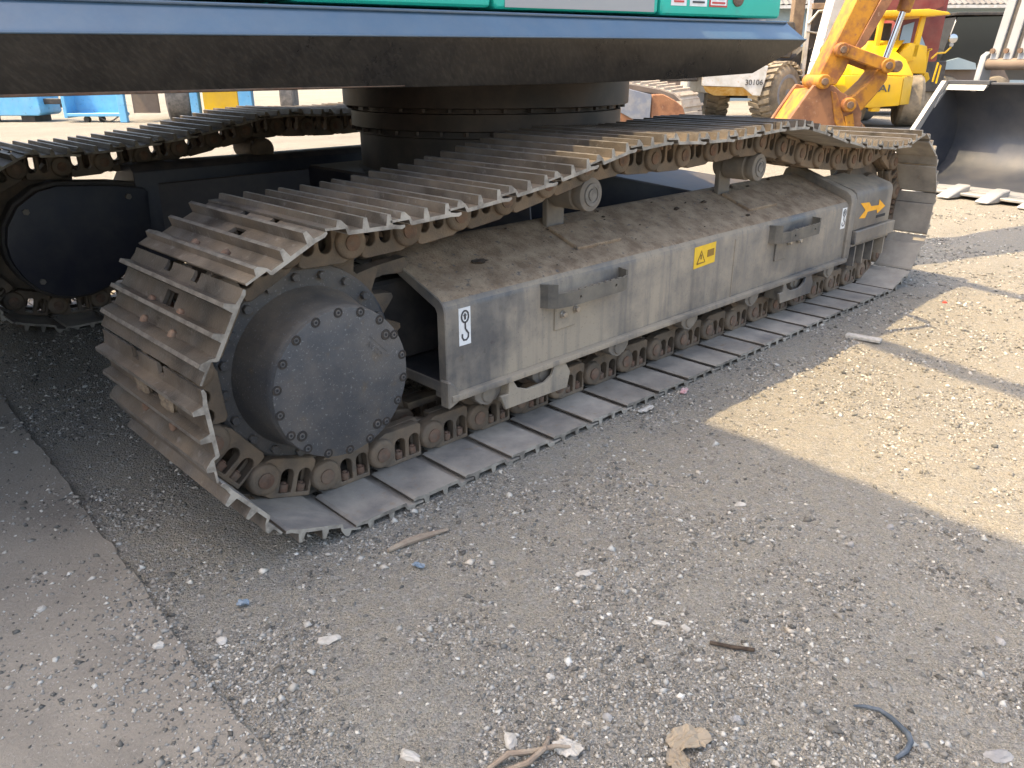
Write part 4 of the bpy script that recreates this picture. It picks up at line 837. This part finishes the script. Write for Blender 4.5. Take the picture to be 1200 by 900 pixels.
# ------------------------------------------------------------------ small things lying on the ground
mat('pale_stone', (0.50, 0.465, 0.41), (0.38, 0.35, 0.30), 50, rough=0.9, bump=0.5)
mat('grey_stone', (0.26, 0.25, 0.24), (0.36, 0.34, 0.31), 40, rough=0.9, bump=0.5)
mat('tan_leaf', (0.33, 0.265, 0.185), (0.25, 0.20, 0.14), 30, rough=0.9)
mat('hose_blue', (0.05, 0.065, 0.08), (0.11, 0.125, 0.14), 30, rough=0.6)
mat('bark', (0.25, 0.19, 0.14), (0.33, 0.27, 0.20), 30, rough=0.95, bump=0.5)
mat('litter_blue', (0.13, 0.19, 0.25), (0.25, 0.29, 0.32), 30, rough=0.5); mat('litter_pink', (0.55, 0.28, 0.28), (0.5, 0.4, 0.38), 30, rough=0.6); mat('litter_red', (0.6, 0.06, 0.04), rough=0.6)
def rock(name, x, y, s, m, label, seed, cat='stone', rz=None, sub=2, jit=.24):
    z = float(gz(x, y)) if x > float(plate_edge(y)) else .012
    s = tuple(q*.82 for q in s)
    o = lump(name, (x, y, z + s[2]*.25), s, m, None, sub, seed, jit); o.rotation_euler = (0, 0, random.uniform(0, 6.28) if rz is None else rz)
    return tag(o, label, cat, 'loose stones, chips and bits on the gravel')
rock('shell_chip', .292, -.528, (.030, .017, .007), 'pale_stone', 'white oval shell-like chip lying alone in the gravel', 1, 'chip', R(-25))
rock('mortar_chip', .274, -.773, (.026, .009, .007), 'pale_stone', 'white elongated mortar chip beside a rusty rod', 2, 'chip', R(-60))
rock('stone', .296, -.822, (.014, .010, .008), 'pale_stone', 'white stone next to the end of the rusty rod', 3)
rock('flat_stone', -.295, -.314, (.030, .017, .008), 'pale_stone', 'flat pale stone in the gravel near the steel plate', 4, rz=R(-30))
rock('brick_chunk', -.358, -.684, (.026, .012, .010), 'pale_stone', 'long pale broken chip near the crumpled leaf', 5, 'chip', R(-70))
rock('stone', -.202, -.782, (.024, .015, .010), 'pale_stone', 'blocky pale stone above the dry roots', 6)
rock('stone', -.032, -.872, (.013, .011, .011), 'grey_stone', 'rounded buff stone above the crumpled leaf', 7)
rock('stone', .142, -1.041, (.013, .010, .010), 'grey_stone', 'dark grey stone beside the brown dry leaf', 8)
rock('stone', .857, -.622, (.022, .016, .007), 'pale_stone', 'pale flat stone close to the sunlight edge', 9)
rock('stone', 1.024, -.971, (.013, .011, .011), 'grey_stone', 'dark pebble standing clear near the sunlight edge', 10)
rock('stone', .869, -.934, (.011, .010, .011), 'grey_stone', 'small buff pebble standing in open gravel', 11)
rock('stone', .746, -1.319, (.017, .011, .009), 'grey_stone', 'dark grey stone in open gravel above the blue hose', 12)
rock('slab_chip', .404, -1.416, (.030, .017, .009), 'grey_stone', 'flat grey stone slab by the curved hose', 13, 'stone', R(-40))
rock('stone', -.028, -.718, (.012, .010, .006), 'pale_stone', 'small white broken chip in open gravel', 14)
rock('stone', -.46, -.153, (.016, .013, .010), 'pale_stone', 'pale round stone beside the plate edge', 15)
rock('stone', -.71, .218, (.014, .010, .009), 'pale_stone', 'white stone lying on the steel plate near its middle', 16)
rock('stone', -.568, -.087, (.016, .012, .009), 'pale_stone', 'pale stone lying on the steel plate near its edge', 17)
def ground_tube(name, pts, r, m, label, cat):
    P = [(x, y, (float(gz(x, y)) if x > float(plate_edge(y)) else .012) + dz_) for x, y, dz_ in pts]
    return tag(obj(name, MB().tube(P, r, 8).mesh(name, m)), label, cat)
ground_tube('rusty_rod', [(.294, -.886, .006), (.312, -.923, .006), (.333, -.970, .007)], .0045, 'clod', 'short dark rusty rod lying in the gravel', 'rod')
hp = [Vector((.327, -1.185)), Vector((.340, -1.200)), Vector((.352, -1.224)), Vector((.352, -1.246)), Vector((.344, -1.267)), Vector((.332, -1.286)), Vector((.317, -1.296)), Vector((.290, -1.298)), Vector((.264, -1.291))]
ground_tube('hose_offcut', [(p.x, p.y, .007) for p in hp], [.002, .0035, .004, .0045, .005, .0055, .0055, .005, .0035], 'hose_blue', 'curved blue-grey rubber hose offcut on the gravel', 'hose')
ground_tube('stick', [(-.004, -.128, .006), (.05, -.132, .010), (.11, -.146, .008), (.172, -.154, .006)], [.006, .010, .009, .004], 'bark', 'weathered grey stick in front of the track shoes', 'stick')
for k, (lab, pts) in enumerate((('gnarled dry root lying beside the crumpled leaf', ((-.275, -.800, .004), (-.235, -.812, .02), (-.20, -.835, .012), (-.165, -.862, .02), (-.125, -.885, .006))), ('thin dry root branching beside the white flake', ((-.262, -.822, .004), (-.225, -.850, .018), (-.185, -.852, .02), (-.15, -.83, .004))))):
    ground_tube('dry_root', pts, [.004, .0055, .005, .004, .002][:len(pts)], 'bark', lab, 'root')
def sheet(name, x, y, sx, sy, rz, m, label, cat, seed, h=.008, n=9):
    rr = random.Random(seed); v = []; f = []; z = float(gz(x, y)) + .003
    for i in range(n):
        for j in range(n):
            u = (i/(n-1)-.5)*2; w = (j/(n-1)-.5)*2; ed = 1 - .18*rr.random()
            a = math.hypot(u, w); k = (max(abs(u), abs(w))/a if a > 0 else 1)*.9 + .1
            v.append((u*k*sx*ed, w*k*sy*ed, .003 + h*(rr.random()*.7 + .3*math.sin(u*3+seed)+.3)))
    top = len(v); v += [(a, b, c-.0015) for a, b, c in v]
    for i in range(n-1):
        for j in range(n-1):
            q = (i*n+j, (i+1)*n+j, (i+1)*n+j+1, i*n+j+1); f += [q, tuple(top+t for t in reversed(q))]
    o = obj(name, MB().add(v, f).mesh(name, m, smooth=0), None, (x, y, z), (0, 0, rz)); return tag(o, label, cat)
sheet('crumpled_leaf', -.144, -.871, .020, .030, .6, 'pale_stone', 'white crumpled flake beside the dry roots', 'leaf', 1)
sheet('dry_leaf', .027, -1.012, .046, .030, -.5, 'tan_leaf', 'large brown dry leaf lying in the gravel', 'leaf', 2, .012)
sheet('dry_leaf', -.03, -1.03, .035, .022, .9, 'tan_leaf', 'smaller brown dry leaf scrap next to the large leaf', 'leaf', 3, .010)
sheet('plastic_scrap', .012, -.231, .010, .020, .4, 'litter_blue', 'blue plastic scrap lying below the grey stick', 'litter', 4, .006, 6)
sheet('plastic_scrap', -.37, -.07, .012, .016, .9, 'litter_blue', 'pale blue plastic scrap close to the sprocket', 'litter', 5, .006, 6)
sheet('paper_scrap', 1.182, -.044, .045, .016, -.1, 'pale_stone', 'torn white paper scrap touching the track shoes', 'litter', 6, .008, 7)
sheet('paper_scrap', 1.427, -.038, .030, .014, .3, 'litter_pink', 'pink torn paper scrap beside the track shoes', 'litter', 7, .008, 7)
rock('red_litter', 3.414, -.277, (.014, .012, .010), 'litter_red', 'small red plastic bit on the sunlit sandy ground', 20, 'litter')
wp = obj('wood_offcut', MB().box(-.075, .075, -.022, .022, 0, .014).mesh('wood_offcut', 'pale_stone', .002), None, (2.535, -.235, float(gz(2.535, -.235))+.004), (0, 0, R(100))); tag(wp, 'flat grey wooden offcut lying on the sunlight edge', 'wood')
